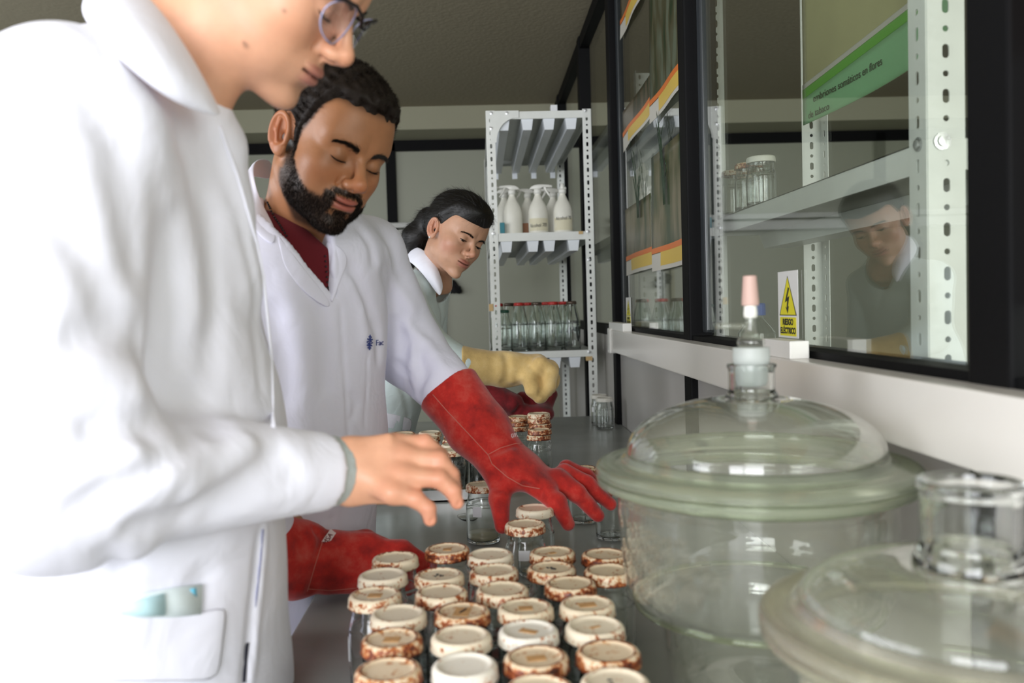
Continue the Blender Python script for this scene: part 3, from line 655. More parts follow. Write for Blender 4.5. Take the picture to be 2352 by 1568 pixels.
for (x, y, sx, sy) in ((.62, 2.52, 1, 1), (.71, 2.52, -1, 1), (.62, 3.3, 1, -1), (.71, 3.3, -1, -1)): angle_post('post', x, y, 0, 2.25, sx, sy, .045, .045, parent=r3, pitch=.03)
for z in (1.02, 1.52, 2.0): shelf(r3, .62, .71, 2.52, 3.3, z-.0005, .04)
# warning signs
mat('sign_white', (.82, .82, .80), .35); mat('sign_yellow', (.80, .72, .02), .4); mat('sign_black', (.01, .01, .01), .4)
def warning_sign(y0, y1, z0, z1, lab, x=XG-.003, text=True):
    """a portrait vinyl sign on the glass, facing the room (-x); y1 is the far edge"""
    w_, h_ = y1-y0, z1-z0; yc_, zc_ = (y0+y1)/2, (z0+z1)/2
    r = empty('warning_sign', (x, yc_, zc_)); tag(r, lab, 'sign', 'yellow electric hazard signs on the window glass')
    # local plane: s runs from far (left as seen) to near (right as seen)
    def P3(s, t, off): return (-off, -s, t)
    def poly(name, pts, off, m, th=.0003):
        bm = bmesh.new(); a = [bm.verts.new(P3(s, t, off)) for s, t in pts]; b = [bm.verts.new(P3(s, t, off-th)) for s, t in pts]; bm.faces.new(a); bm.faces.new(b[::-1])
        for i in range(len(pts)): bm.faces.new((a[i], b[i], b[(i+1) % len(pts)], a[(i+1) % len(pts)]))
        return obj(name, bm, m, r)
    poly('sheet', [(-w_/2, -h_/2), (w_/2, -h_/2), (w_/2, h_/2), (-w_/2, h_/2)], .0006, 'sign_white', .0006)
    def tri(k): b0, b1, tp = -h_*.165+k*h_*.012, w_*.43-k*w_*.045, h_*.43-k*h_*.028; return [(-b1, b0), (b1, b0), (0, tp)]
    poly('triangle_border', tri(0), .0009, 'sign_black'); poly('triangle', tri(1), .0012, 'sign_yellow')
    sc = (w_/.095, h_/.20)
    bolt_ = [(.004, .052), (-.013, .006), (-.001, .012), (-.004, -.010), (-.010, -.006), (.001, -.027), (.007, -.004), (.002, -.007), (.010, .026), (-.001, .020), (.010, .048)]
    poly('lightning', [(a*sc[0]*.9, b*sc[1]) for a, b in bolt_], .0015, 'sign_black')
    poly('text_panel', [(-w_*.40, -h_*.47), (w_*.40, -h_*.47), (w_*.40, -h_*.19), (-w_*.40, -h_*.19)], .0009, 'sign_yellow')
    for s, zz_ in (('RIESGO', -h_*.265), ('ELÉCTRICO', -h_*.395)):
        M_ = Matrix(((0, 0, -1, -.0011), (-1, 0, 0, 0), (0, 1, 0, zz_), (0, 0, 0, 1)))
        t = text_mesh('lettering', s, h_*.125, M_, 'sign_black', r, .0002, 1, bold=.0006)
        ys_ = [v.co.y for v in t.data.vertices]; ww = max(ys_)-min(ys_); lim = w_*(.52 if len(s) < 8 else .76)
        for v in t.data.vertices: v.co.y *= lim/ww
    return r
ya_, yb_ = WX(1838, 700, XG)[1], WX(1792, 700, XG)[1]
warning_sign(ya_, yb_, WX(1815, 782, XG)[2]+.005, WX(1815, 622, XG)[2], 'large yellow electric hazard sign on the glass above the trunking')
ya_, yb_ = WX(1440, 700, XG)[1], WX(1421, 700, XG)[1]
warning_sign(ya_-.10, ya_+.0, WX(1430, 750, XG)[2]+.01, WX(1430, 684, XG)[2], 'yellow electric hazard sign at the far end of the trunking, by the black mullion')
# posters on the glass
def poster_mat(name, bg, dark, hue2, band, seed, bandz=.10):
    m, nt, b = new_mat(name); L = nt.links; N = nt.nodes.new
    tc = N('ShaderNodeTexCoord'); mp = N('ShaderNodeMapping'); mp.inputs['Scale'].default_value = (1, 5, 1.6); mp.inputs['Location'].default_value = (seed, seed*2, seed); L.new(tc.outputs['Object'], mp.inputs[0])
    n = N('ShaderNodeTexNoise'); n.inputs['Scale'].default_value = 3.2; n.inputs['Detail'].default_value = 5; L.new(mp.outputs[0], n.inputs['Vector'])
    r = N('ShaderNodeValToRGB'); e = r.color_ramp.elements; e[0].position = .36; e[0].color = (*dark, 1); e[1].position = .60; e[1].color = (*bg, 1); q = e.new(.48); q.color = (*hue2, 1)
    L.new(n.outputs['Fac'], r.inputs[0]); L.new(r.outputs[0], b.inputs['Base Color']); b.inputs['Roughness'].default_value = .35
    MAT[name] = m
poster_mat('poster_brown', (.125, .105, .07), (.02, .03, .015), (.07, .055, .03), 0, .3)
poster_mat('poster_plant', (.10, .12, .08), (.012, .03, .01), (.06, .055, .025), 0, 1.7)
poster_mat('poster_moss', (.15, .13, .075), (.018, .04, .01), (.075, .075, .03), 0, 3.1)
mat('band_orange', (.62, .16, .03), .4); mat('band_yellow', (.60, .42, .08), .4); mat('poster_white', (.52, .50, .44), .4); mat('plant_ink', (.012, .035, .012), .5); mat('soil_ink', (.16, .09, .03), .5)
def poster(u0, u1, v0l, v0r, m, lab, x, orange=True, ripple=.004, top=None, plant=False, caption=None):
    """sheet hanging on the glass; u0,u1 = left/right pixel edges on plane x, v0l = pixel of lower-left corner, top = height"""
    y1_ = WX(u0, v0l, x)[1]; y0_ = WX(u1, v0r, x)[1]; zb = WX(u0, v0l, x)[2]; zb2 = WX(u1, v0r, x)[2]; zt_ = top
    r = empty('poster', (x, (y0_+y1_)/2, (zb+zt_)/2)); tag(r, lab, 'poster', 'posters taped to the window glass')
    ph = random.uniform(0, 6)
    def sheet(name, f0, f1, a0, a1, m_, off):
        bm = bmesh.new(); ny, nz = 14, 10; g = []
        for i in range(ny+1):
            s = a0+(a1-a0)*i/ny; y = y1_+(y0_-y1_)*s; zb_ = zb+(zb2-zb)*s; g.append([])
            for j in range(nz+1):
                t = f0+(f1-f0)*j/nz; z = zb_+(zt_-zb_)*t
                g[-1].append(bm.verts.new((x-off-ripple*(1+math.sin(s*7+ph+t*2)*.8)*(1-.6*t), y, z)))
        for i in range(ny):
            for j in range(nz): bm.faces.new((g[i][j], g[i][j+1], g[i+1][j+1], g[i+1][j]))
        me = bpy.data.meshes.new(name); bm.to_mesh(me); bm.free(); o = link(name, me, m_, r, True); o.matrix_parent_inverse = Matrix.Translation(r.location).inverted()
        if off < .0003: md = o.modifiers.new('s', 'SOLIDIFY'); md.thickness = .0004; md.offset = 1
        return o
    sheet('sheet', 0, 1, 0, 1, m, 0)
    if orange:
        H_ = zt_-zb; sheet('white_strip', .0, .05/H_, 0, 1, 'poster_white', .0004); sheet('yellow_band', .012/H_, .055/H_, .25, 1, 'band_yellow', .0008); sheet('orange_band', .052/H_, .068/H_, 0, 1, 'band_orange', .0010)
    if plant:
        bm = bmesh.new(); yc_ = (y0_+y1_)/2+plant*(y1_-y0_); zs = zb+.18
        for k_ in range(9):
            a = random.uniform(-.5, .5); hgt = random.uniform(.10, .26); pts = [(x-.0065, yc_+random.uniform(-.015, .015), zs)]
            for q in range(1, 5): pts.append((x-.0065, pts[0][1]+a*hgt*q/4*q/4, zs+hgt*q/4))
            tube(bm, pts, [.004, .005, .006, .005, .001], 4)
            for q in range(2, 5): c = Vector(pts[q]); tube(bm, [c, c+Vector((0, random.uniform(-.03, .03), .022))], [.006, .001], 4)
        bmesh.ops.transform(bm, matrix=Matrix.Translation((x-.008, 0, 0)) @ Matrix.Diagonal((.12, 1, 1, 1)) @ Matrix.Translation((-x+.006, 0, 0)), verts=bm.verts[:])
        o = obj('plant_picture', bm, 'plant_ink', r, True); o.matrix_parent_inverse = Matrix.Translation(r.location).inverted()
    return r
xp = XG-.004
poster(1433, 1497, 350, 268, 'poster_brown', 'brownish plant poster, upper left on the second window from the end', xp, top=2.05, plant=.0)
poster(1497, 1580, 285, 188, 'poster_plant', 'poster of a rooted green plant, upper right on the second window from the end', xp-.003, top=2.35, plant=.0)
poster(1427, 1478, 92, -10, 'poster_brown', 'poster cut off by the top of the photo beside the black mullion', xp, top=2.5)
poster(1440, 1500, 633, 615, 'poster_moss', 'lower left poster of brown sprouts with orange footer', xp, top=1.70, plant=-.1)
poster(1503, 1592, 624, 603, 'poster_moss', 'lower right poster of green seedlings with orange footer', xp-.003, top=1.80, plant=.1)
mat('poster_dim', (.42, .40, .20), .4, vary=.18, vscale=3); mat('green_line', (.10, .38, .03), .4); mat('green_band', (.22, .48, .24), .4); mat('tree_green', (.10, .14, .04), .6)
def green_poster():
    x = .80; yl = WX(1846, 290, x)[1]; yr = WX(2200, 60, x)[1]; zl_ = WX(1846, 288, x)[2]; zr_ = WX(2083, 142, x)[2]
    r = empty('poster', (x, (yl+yr)/2, zl_+.3)); tag(r, 'large olive poster with a wavy green footer hung behind the near rack post', 'poster')
    def strip(name, f0, f1, m_, off, n=30, k=1):
        bm = bmesh.new(); g = []
        for i in range(n+1):
            s = i/n; y = yl+(yr-yl)*s; z0 = f0(s); z1 = f1(s); g.append([bm.verts.new((x-off+.03*math.sin(s*3), y, z0+(z1-z0)*j/6)) for j in range(7)])
        for a, b in zip(g, g[1:]):
            for j in range(6): bm.faces.new((a[j], b[j], b[j+1], a[j+1]))
        me = bpy.data.meshes.new(name); bm.to_mesh(me); bm.free(); o = link(name, me, m_, r, True); o.matrix_parent_inverse = Matrix.Translation(r.location).inverted(); md = o.modifiers.new('s', 'SOLIDIFY'); md.thickness = .0006
    zb = lambda s: zl_+(zr_-zl_)*s
    hb = lambda s: .062+.03*math.sin(s*2.6)
    strip('sheet', zb, lambda s: 2.165, 'poster_dim', 0)
    strip('green_footer', zb, lambda s: zb(s)+hb(s), 'green_band', .0015)
    strip('green_stripe', lambda s: zb(s)+hb(s), lambda s: zb(s)+hb(s)+.022, 'green_line', .002)
    strip('pale_stripe', lambda s: zb(s)+hb(s)+.022, lambda s: zb(s)+hb(s)+.034, 'poster_white', .0018)
    for t_, zz_, dy in (('embriones somáticos en flores', .050, .20), ('de tabaco', .016, .075)):
        M_ = Matrix(((0, 0, -1, x-.0035), (-1, 0, 0, yl-dy), (0, 1, 0, zl_+zz_), (0, 0, 0, 1)))
        o = text_mesh('lettering', t_, .024, M_, 'plant_ink', r, .0002)
        for v in o.data.vertices:
            s = (v.co.y-yl)/(yr-yl); v.co.x += .03*math.sin(s*3); v.co.z += (zb(s)-zl_)*1.0
        o.matrix_parent_inverse = Matrix.Translation(r.location).inverted()
green_poster()
mat('amber', (.32, .15, .04), .35, vary=.5, vscale=7); 
p0 = WX(2352, 600, XG)
r = empty('poster', (XG-.006, .60, 1.75)); tag(r, 'amber and white poster at the right edge of the photo on the nearest window', 'poster')
o = box('sheet', -.0006, .0006, -.24, .22, -.40, .5, 'amber', r); o = box('white_panel', -.0016, -.0008, -.24, .20, -.40, -.16, 'poster_white', r)

# ------------------------------------------------------------------ desiccators
def desiccator(x, y, z0, Rf, k, lab, open_neck, Hd=.087, Rn=.026, hn=.72):
    """vacuum desiccator; Rf flange radius, z0 bench height, k scale of the heights"""
    rimm = 'rim_straw' if open_neck else 'rim_frost'; r = empty('desiccator', (x, y, z0)); tag(r, lab, 'desiccator', 'glass vacuum desiccators')
    s = Rf/.180; zf = .287*k                     # flange joint height
    t = .0055*s; Rb = Rf*.86
    out = [(0, .004), (Rf*.42, .003), (Rf*.52, .008), (Rf*.56, .03), (Rf*.60, zf*.33), (Rf*.66, zf*.40), (Rf*.76, zf*.425), (Rb*.95, zf*.47), (Rb*.975, zf*.56), (Rb, zf*.80), (Rb*1.0, zf-.030*s), (Rb*1.01, zf-.026*s)]
    inn = [(Rb-t, zf-.0014), (Rb-t, zf-.03*s), (Rb-t, zf*.80), (Rb*.975-t, zf*.56), (Rb*.93-t, zf*.48), (Rf*.74-t, zf*.445), (Rf*.63-t, zf*.41), (Rf*.58-t, zf*.33), (Rf*.54-t, .035), (Rf*.48, .014), (0, .012)]
    bm = bmesh.new(); lathe(bm, smoothprof(out, 4)+[(Rb*1.01, zf-.0014)]+smoothprof(inn, 4), 96, close=False); obj('base', bm, 'lab_glass', r, True)
    # lid: low dome with a neck
    Hd = Hd*s; Rn = Rn*s
    dome = [(Rf*.80*math.cos(a)**.92, zf+.024*s+(Hd-.024*s)*math.sin(a)) for a in [PI/2*q/10 for q in range(0, 9)]]
    dome = [p_ for p_ in dome if p_[0] > Rn*1.35]
    ztop = dome[-1][1]
    h_ = hn*s; nk = [(Rn*1.10, ztop+.008*h_), (Rn*1.01, ztop+.014*h_), (Rn*1.0, ztop+.022*h_), (Rn*1.0, ztop+.046*h_), (Rn*1.06, ztop+.050*h_), (Rn*1.05, ztop+.055*h_), (Rn*.98, ztop+.056*h_)]
    ti = .0050*s
    di = [(a-ti*.7, b-ti) for a, b in dome]
    i2 = [(Rn*.84, ztop+.056*h_), (Rn*.80, ztop+.046*h_), (Rn*.80, ztop+.004*h_)] + [(a, b) for a, b in reversed(di)] + [(Rf*.78, zf+.0016)]
    bm = bmesh.new(); lathe(bm, [(Rf*.80, zf+.0016)]+smoothprof(dome, 3)+[(Rn*1.10, ztop+.001), (Rn*.82, ztop-.003)]+smoothprof([(a, b) for a, b in reversed(di)] + [(Rf*.78, zf+.0016)], 3), 96, close=True); obj('lid', bm, 'lab_glass', r, True)
    bm = bmesh.new(); lathe(bm, smoothprof([(Rn*1.16, ztop+.0015)]+nk, 3)+smoothprof([(Rn*.84, ztop+.056*h_), (Rn*.80, ztop+.046*h_), (Rn*.80, ztop+.004*h_), (Rn*.86, ztop+.0015)], 3), 64, close=True); obj('neck', bm, 'jar_glass', r, True)
    zn = ztop+.056*h_; sh = s; s = h_
    bm = bmesh.new(); tube(bm, [(Rf*.765*math.cos(a), Rf*.765*math.sin(a), zf*.428) for a in [2*PI*q/72 for q in range(73)]], .0035*sh, 8, False); obj('shoulder_ring', bm, 'rim_glass', r, True)
    # broad greenish flanges of lid and base, ground faces together
    bm = bmesh.new(); lathe(bm, smoothprof([(Rf*.802, zf+.0012), (Rf*.985, zf+.0012), (Rf, zf+.004*sh), (Rf, zf+.008*sh), (Rf*.97, zf+.0125*sh), (Rf*.90, zf+.0135*sh), (Rf*.84, zf+.016*sh), (Rf*.802, zf+.024*sh)], 3), 96); obj('lid_flange', bm, rimm, r, True)
    bm = bmesh.new(); lathe(bm, smoothprof([(Rb*1.012, zf-.0012), (Rf*.985, zf-.0012), (Rf, zf-.004*sh), (Rf*.995, zf-.009*sh), (Rf*.96, zf-.0125*sh), (Rf*.91, zf-.0135*sh), (Rb*1.012, zf-.019*sh)], 3), 96); obj('base_flange', bm, rimm, r, True)
    if not open_neck:
        st = empty('stopcock', (0, 0, 0)); st.parent = r
        bm = bmesh.new(); lathe(bm, smoothprof([(0, zn-.034*s), (.0165*sh, zn-.034*s), (.0185*sh, zn-.002), (.0205*sh, zn+.003), (.0205*sh, zn+.022*s), (.0185*sh, zn+.026*s), (0, zn+.027*s)], 3), 40, close=False); obj('ground_joint', bm, 'ground_glass', st, True)
        bm = bmesh.new(); lathe(bm, smoothprof([(.0, zn+.0275*s), (.013*sh, zn+.0275*s), (.0155*sh, zn+.033*s), (.0140*sh, zn+.040*s), (.0085*sh, zn+.046*s), (.006*sh, zn+.056*s), (.0055*sh, zn+.085*s), (0, zn+.087*s)], 4), 32, close=False); obj('tap_bulb', bm, 'lab_glass', st, True)
        bm = bmesh.new(); zz_ = zn+.060*s; tube(bm, [(-.003, 0, zz_), (-.012, 0, zz_), (-.016, 0, zz_+.0), (-.040, -.002, zz_+.001)], [.0055*s, .005*s, .0048*s, .0048*s], 16); obj('side_arm', bm, 'lab_glass', st, True)
        bm = bmesh.new(); lathe(bm, smoothprof([(0, zn+.0735*s), (.0075*sh, zn+.0735*s), (.007*sh, zn+.092*s), (.006*sh, zn+.094*s), (0, zn+.094*s)], 3), 24, close=False); obj('white_sleeve', bm, 'spray_head', st, True)
        bm = bmesh.new(); lathe(bm, smoothprof([(0, zn+.092*s), (.0085*sh, zn+.092*s), (.0098*sh, zn+.096*s), (.0088*sh, zn+.116*s), (.0078*sh, zn+.135*s), (.0070*sh, zn+.139*s), (0, zn+.140*s)], 3), 24, close=False); obj('rubber_teat', bm, mat('teat_rubber', (.62, .42, .36), .55), st, True)
    return r
m_, nt_, b_ = new_mat('ground_glass'); b_.inputs['Base Color'].default_value = (.80, .85, .82, 1); b_.inputs['Roughness'].default_value = .45; b_.inputs['Transmission Weight'].default_value = .55; MAT['ground_glass'] = m_
m_, nt_, b_ = new_mat('rim_frost'); b_.inputs['Base Color'].default_value = (.80, .86, .70, 1); b_.inputs['Roughness'].default_value = .16; b_.inputs['Transmission Weight'].default_value = .88; b_.inputs['IOR'].default_value = 1.25; MAT['rim_frost'] = m_
m_, nt_, b_ = new_mat('rim_straw'); b_.inputs['Base Color'].default_value = (.88, .85, .72, 1); b_.inputs['Roughness'].default_value = .14; b_.inputs['Transmission Weight'].default_value = .90; b_.inputs['IOR'].default_value = 1.25; MAT['rim_straw'] = m_
Dd = .97
pc = W(1730, 1082, Dd); print('desiccator', pc)
desiccator(pc[0], Dd, .9, .182, (pc[2]-.9)/.287, 'large glass vacuum desiccator with a stopcock on its domed lid beside the jars', False)
p2 = W(2232, 1448, .60); print('desiccator2', p2)
desiccator(p2[0], .60, .9, .150, (p2[2]-.9)/.287, 'glass desiccator with an open neck at the lower right corner of the photo', True, .062, .041, 1.35)
# ------------------------------------------------------------------ smooth solids: distance functions meshed by surface nets
f32 = np.float32
def V3(*a): return np.array(a, f32)
def smin(a, b, k):
    h = np.clip(.5+.5*(b-a)/k, 0, 1); return b+(a-b)*h-k*h*(1-h)
def smax(a, b, k): return -smin(-a, -b, k)
def ell(P, c, r, R=None):
    q = P-np.asarray(c, f32)
    if R is not None: q = q @ np.asarray(R, f32)
    r = np.asarray(r, f32); k0 = np.sqrt(((q/r)**2).sum(1)); k1 = np.sqrt(((q/(r*r))**2).sum(1)); return k0*(k0-1)/np.maximum(k1, 1e-6)
def cone(P, a, b, ra, rb):
    a = np.asarray(a, f32); b = np.asarray(b, f32); pa = P-a; ba = b-a; h = np.clip((pa@ba)/max(float(ba@ba), 1e-12), 0, 1)
    return np.sqrt(((pa-h[:, None]*ba)**2).sum(1))-(ra+(rb-ra)*h)
def flat(P, a, b, ra, rb, wd):
    """tapered limb with elliptical section; ra, rb = (half width along wd, half depth)"""
    a = np.asarray(a, f32); b = np.asarray(b, f32); ba = b-a; L = np.linalg.norm(ba); t = ba/L
    w_ = np.asarray(wd, f32); w_ = w_-t*(w_@t); w_ /= np.linalg.norm(w_); n = np.cross(t, w_)
    q = P-a; s = q@t; h = np.clip(s/L, 0, 1); ov = s-h*L
    rw = ra[0]+(rb[0]-ra[0])*h; rn = ra[1]+(rb[1]-ra[1])*h
    qw = (q@w_)/rw; qn = (q@n)/rn; m = np.minimum(rw, rn); qo = ov/m
    k0 = np.sqrt(qw*qw+qn*qn+qo*qo); k1 = np.sqrt((qw/rw)**2+(qn/rn)**2+(qo/m)**2)
    return k0*(k0-1)/np.maximum(k1, 1e-5)
def chain(P, pts, rs, k=.01):
    d = None
    for i in range(len(pts)-1):
        e = cone(P, pts[i], pts[i+1], rs[i], rs[i+1]); d = e if d is None else smin(d, e, k)
    return d
def polydist(P, pts):
    d = None
    for a, b in zip(pts, pts[1:]):
        e = cone(P, a, b, 0, 0); d = e if d is None else np.minimum(d, e)
    return d
_nr = np.random.default_rng(3); _nd = _nr.normal(size=(12, 3)).astype(f32); _nd /= np.linalg.norm(_nd, axis=1)[:, None]; _np = _nr.uniform(0, 6.28, 12).astype(f32)
def wob(P, s, n=6, seed=0):
    v = 0
    for i in range(n):
        j = (i*5+seed) % 12; v = v+np.sin((P@np.roll(_nd, seed, 0)[j])*s*(1+.35*i)+_np[j]+seed*1.7)/(1+.3*i)
    return v/2.6
def smooth(x, a, b):
    t = np.clip((x-a)/(b-a), 0, 1); return t*t*(3-2*t)
def nets(f, lo, hi, h, B=8):
    lo = np.asarray(lo, float); hi = np.asarray(hi, float); nb = np.maximum(1, np.ceil((hi-lo)/h/B).astype(int)); n = nb*B
    val = np.ones(n, f32)
    bc = np.stack(np.meshgrid(*[np.arange(q) for q in nb], indexing='ij'), -1).reshape(-1, 3)
    cen = (lo+(bc*B+(B-1)/2)*h).astype(f32); fc = f(cen)
    v6 = val.reshape(nb[0], B, nb[1], B, nb[2], B); sgn = np.where(fc < 0, -1, 1).astype(f32).reshape(nb)
    v6[:] = sgn[:, None, :, None, :, None]
    act = np.where(np.abs(fc) < h*B*1.5+.004)[0]
    off = np.stack(np.meshgrid(*[np.arange(B)]*3, indexing='ij'), -1).reshape(-1, 3)
    for s in range(0, len(act), 400):
        blk = bc[act[s:s+400]]; pts = (blk[:, None, :]*B+off[None]).reshape(-1, 3)
        v = f((lo+pts*h).astype(f32)).reshape(len(blk), B, B, B)
        for q, (i, j, k) in enumerate(blk): val[i*B:i*B+B, j*B:j*B+B, k*B:k*B+B] = v[q]
    sg = (val < 0); c8 = np.zeros(n-1, np.uint8)
    for i in (0, 1):
        for j in (0, 1):
            for k in (0, 1): c8 += sg[i:n[0]-1+i, j:n[1]-1+j, k:n[2]-1+k]
    ci = np.argwhere((c8 > 0) & (c8 < 8)); 
    if len(ci) == 0: return np.zeros((0, 3)), np.zeros((0, 4), int)
    vid = np.full(n-1, -1, np.int32); vid[ci[:, 0], ci[:, 1], ci[:, 2]] = np.arange(len(ci))
    cor = np.array([(i, j, k) for i in (0, 1) for j in (0, 1) for k in (0, 1)]); cv = np.stack([val[ci[:, 0]+c[0], ci[:, 1]+c[1], ci[:, 2]+c[2]] for c in cor], 1)
    acc = np.zeros((len(ci), 3)); cnt = np.zeros(len(ci))
    for a in range(8):
        for b in range(a+1, 8):
            if np.abs(cor[a]-cor[b]).sum() != 1: continue
            x = (cv[:, a] < 0) != (cv[:, b] < 0); t = np.where(x, cv[:, a]/np.where(x, cv[:, a]-cv[:, b], 1), 0)
            acc += np.where(x[:, None], cor[a]+(cor[b]-cor[a])*t[:, None], 0); cnt += x
    vtx = lo+(ci+acc/cnt[:, None])*h
    F_ = []
    for ax in range(3):
        s0 = [slice(None)]*3; s1 = [slice(None)]*3; s0[ax] = slice(0, n[ax]-1); s1[ax] = slice(1, n[ax])
        A, Bv = sg[tuple(s0)], sg[tuple(s1)]; e = np.argwhere(A != Bv); o1, o2 = [(1, 2), (2, 0), (0, 1)][ax]
        ok = (e[:, o1] > 0) & (e[:, o2] > 0) & (e[:, o1] < n[o1]-1) & (e[:, o2] < n[o2]-1); e = e[ok]
        fl = A[e[:, 0], e[:, 1], e[:, 2]]
        def cell(a, b):
            q = e.copy(); q[:, o1] -= a; q[:, o2] -= b; return vid[q[:, 0], q[:, 1], q[:, 2]]
        Q = np.stack([cell(1, 1), cell(0, 1), cell(0, 0), cell(1, 0)], 1); Q[~fl] = Q[~fl][:, ::-1]; F_.append(Q)
    F_ = np.concatenate(F_); F_ = F_[(F_ >= 0).all(1)]
    return vtx, F_
def solid(name, boxes, f, m, parent=None, col=None, relax=0):
    """mesh one distance function, in one or several boxes of their own fineness, as ONE mesh"""
    V_, Q_, o_ = [], [], 0
    for lo, hi, h in boxes:
        v, q = nets(f, lo, hi, h); V_.append(v); Q_.append(q+o_); o_ += len(v)
    v = np.concatenate(V_); q = np.concatenate(Q_)
    me = bpy.data.meshes.new(name); me.vertices.add(len(v)); me.vertices.foreach_set('co', v.astype(f32).ravel())
    me.loops.add(len(q)*4); me.loops.foreach_set('vertex_index', q.astype(np.int32).ravel()); me.polygons.add(len(q)); me.polygons.foreach_set('loop_start', np.arange(0, len(q)*4, 4, dtype=np.int32))
    me.update(calc_edges=True)
    if col is not None:
        a = me.color_attributes.new('Col', 'FLOAT_COLOR', 'POINT'); c = np.ones((len(v), 4), f32); c[:, :3] = col(v.astype(f32)); a.data.foreach_set('color', c.ravel())
    return link(name, me, m, parent, True)
def grad(f, P, e=.001):
    g = np.stack([f(P+V3(e, 0, 0))-f(P-V3(e, 0, 0)), f(P+V3(0, e, 0))-f(P-V3(0, e, 0)), f(P+V3(0, 0, e))-f(P-V3(0, 0, e))], 1); return g/np.maximum(np.linalg.norm(g, axis=1), 1e-9)[:, None]
def strands(name, roots, dirs, L, w0, m, parent, seg=3, curl=None, sag=0):
    """thin tapering blades, all of one tuft of hair as one mesh"""
    n = len(roots); L = np.broadcast_to(L, (n,)); side = np.cross(dirs, rng.normal(size=(n, 3))); side /= np.linalg.norm(side, axis=1)[:, None]
    rows = []; p = roots.copy(); d = dirs.copy()
    for i in range(seg+1):
        wv = w0*(1-.8*i/seg); rows.append(p-side*wv/2); rows.append(p+side*wv/2)
        if curl is not None: d = d+curl*(1/seg)
        d = d/np.linalg.norm(d, axis=1)[:, None]; p = p+d*(L/seg)[:, None]
    v = np.stack(rows, 1).reshape(-1, 3); base = np.arange(n)*(2*(seg+1)); q = np.concatenate([np.stack([base+2*i, base+2*i+1, base+2*i+3, base+2*i+2], 1) for i in range(seg)])
    return v, q
def raw_mesh(name, v, q, m, parent, smooth_=True):
    me = bpy.data.meshes.new(name); me.vertices.add(len(v)); me.vertices.foreach_set('co', v.astype(f32).ravel())
    me.loops.add(len(q)*4); me.loops.foreach_set('vertex_index', q.astype(np.int32).ravel()); me.polygons.add(len(q)); me.polygons.foreach_set('loop_start', np.arange(0, len(q)*4, 4, dtype=np.int32))
    me.update(calc_edges=True); return link(name, me, m, parent, smooth_)
def add_geo(o, v, q):
    """append blades to a mesh object so hair stays ONE mesh"""
    me = o.data; n0 = len(me.vertices); ov = np.empty(n0*3, f32); me.vertices.foreach_get('co', ov); oq = np.empty(len(me.polygons)*4, np.int32); me.loops.foreach_get('vertex_index', oq)
    m = me.materials[0]; name = o.name; par = o.parent; nv = np.concatenate([ov.reshape(-1, 3), v]); nq = np.concatenate([oq.reshape(-1, 4), q+n0])
    me2 = bpy.data.meshes.new(me.name); me2.vertices.add(len(nv)); me2.vertices.foreach_set('co', nv.astype(f32).ravel()); me2.loops.add(len(nq)*4); me2.loops.foreach_set('vertex_index', nq.astype(np.int32).ravel()); me2.polygons.add(len(nq)); me2.polygons.foreach_set('loop_start', np.arange(0, len(nq)*4, 4, dtype=np.int32)); me2.update(calc_edges=True); me2.materials.append(m)
    me2.polygons.foreach_set('use_smooth', [True]*len(me2.polygons)); o.data = me2
def skin_mat(name, rough=.45, sss=.12, bump=.12, bs=320):
    m, nt, b = new_mat(name); L = nt.links; a = nt.nodes.new('ShaderNodeVertexColor'); a.layer_name = 'Col'
    tc = nt.nodes.new('ShaderNodeTexCoord'); n = nt.nodes.new('ShaderNodeTexNoise'); n.inputs['Scale'].default_value = 60; n.inputs['Detail'].default_value = 5; L.new(tc.outputs['Object'], n.inputs[0])
    mr = nt.nodes.new('ShaderNodeMapRange'); mr.inputs[3].default_value = .88; mr.inputs[4].default_value = 1.10; L.new(n.outputs['Fac'], mr.inputs[0])
    mx = nt.nodes.new('ShaderNodeVectorMath'); mx.operation = 'SCALE'; L.new(a.outputs[0], mx.inputs[0]); L.new(mr.outputs[0], mx.inputs['Scale']); L.new(mx.outputs[0], b.inputs['Base Color'])
    b.inputs['Roughness'].default_value = rough; b.inputs['Subsurface Weight'].default_value = sss; b.inputs['Subsurface Radius'].default_value = (.6, .25, .12); b.inputs['Subsurface Scale'].default_value = .012
    n2 = nt.nodes.new('ShaderNodeTexNoise'); n2.inputs['Scale'].default_value = bs; n2.inputs['Detail'].default_value = 3; L.new(tc.outputs['Object'], n2.inputs[0]); bp = nt.nodes.new('ShaderNodeBump'); bp.inputs['Strength'].default_value = bump; bp.inputs['Distance'].default_value = .002; L.new(n2.outputs['Fac'], bp.inputs['Height']); L.new(bp.outputs[0], b.inputs['Normal'])
    MAT[name] = m
skin_mat('skin')
mat('hair_black', (.006, .005, .0045), .45, spec=.35); mat('hair_brown', (.014, .0085, .006), .6, spec=.25); mat('beard_hair', (.010, .006, .0045), .7, spec=.15); mat('brow_hair', (.012, .008, .006), .6)
mat('eye_white', (.40, .36, .33), .25, coat=.5); mat('iris', (.02, .010, .006), .15, coat=1)
def euler(a, b, c):
    a, b, c = [math.radians(q) for q in (a, b, c)]
    ca, sa, cb, sb, cc, sc = math.cos(a), math.sin(a), math.cos(b), math.sin(b), math.cos(c), math.sin(c)
    return np.array([[ca, -sa, 0], [sa, ca, 0], [0, 0, 1]]) @ np.array([[1, 0, 0], [0, cb, -sb], [0, sb, cb]]) @ np.array([[cc, 0, sc], [0, 1, 0], [-sc, 0, cc]])
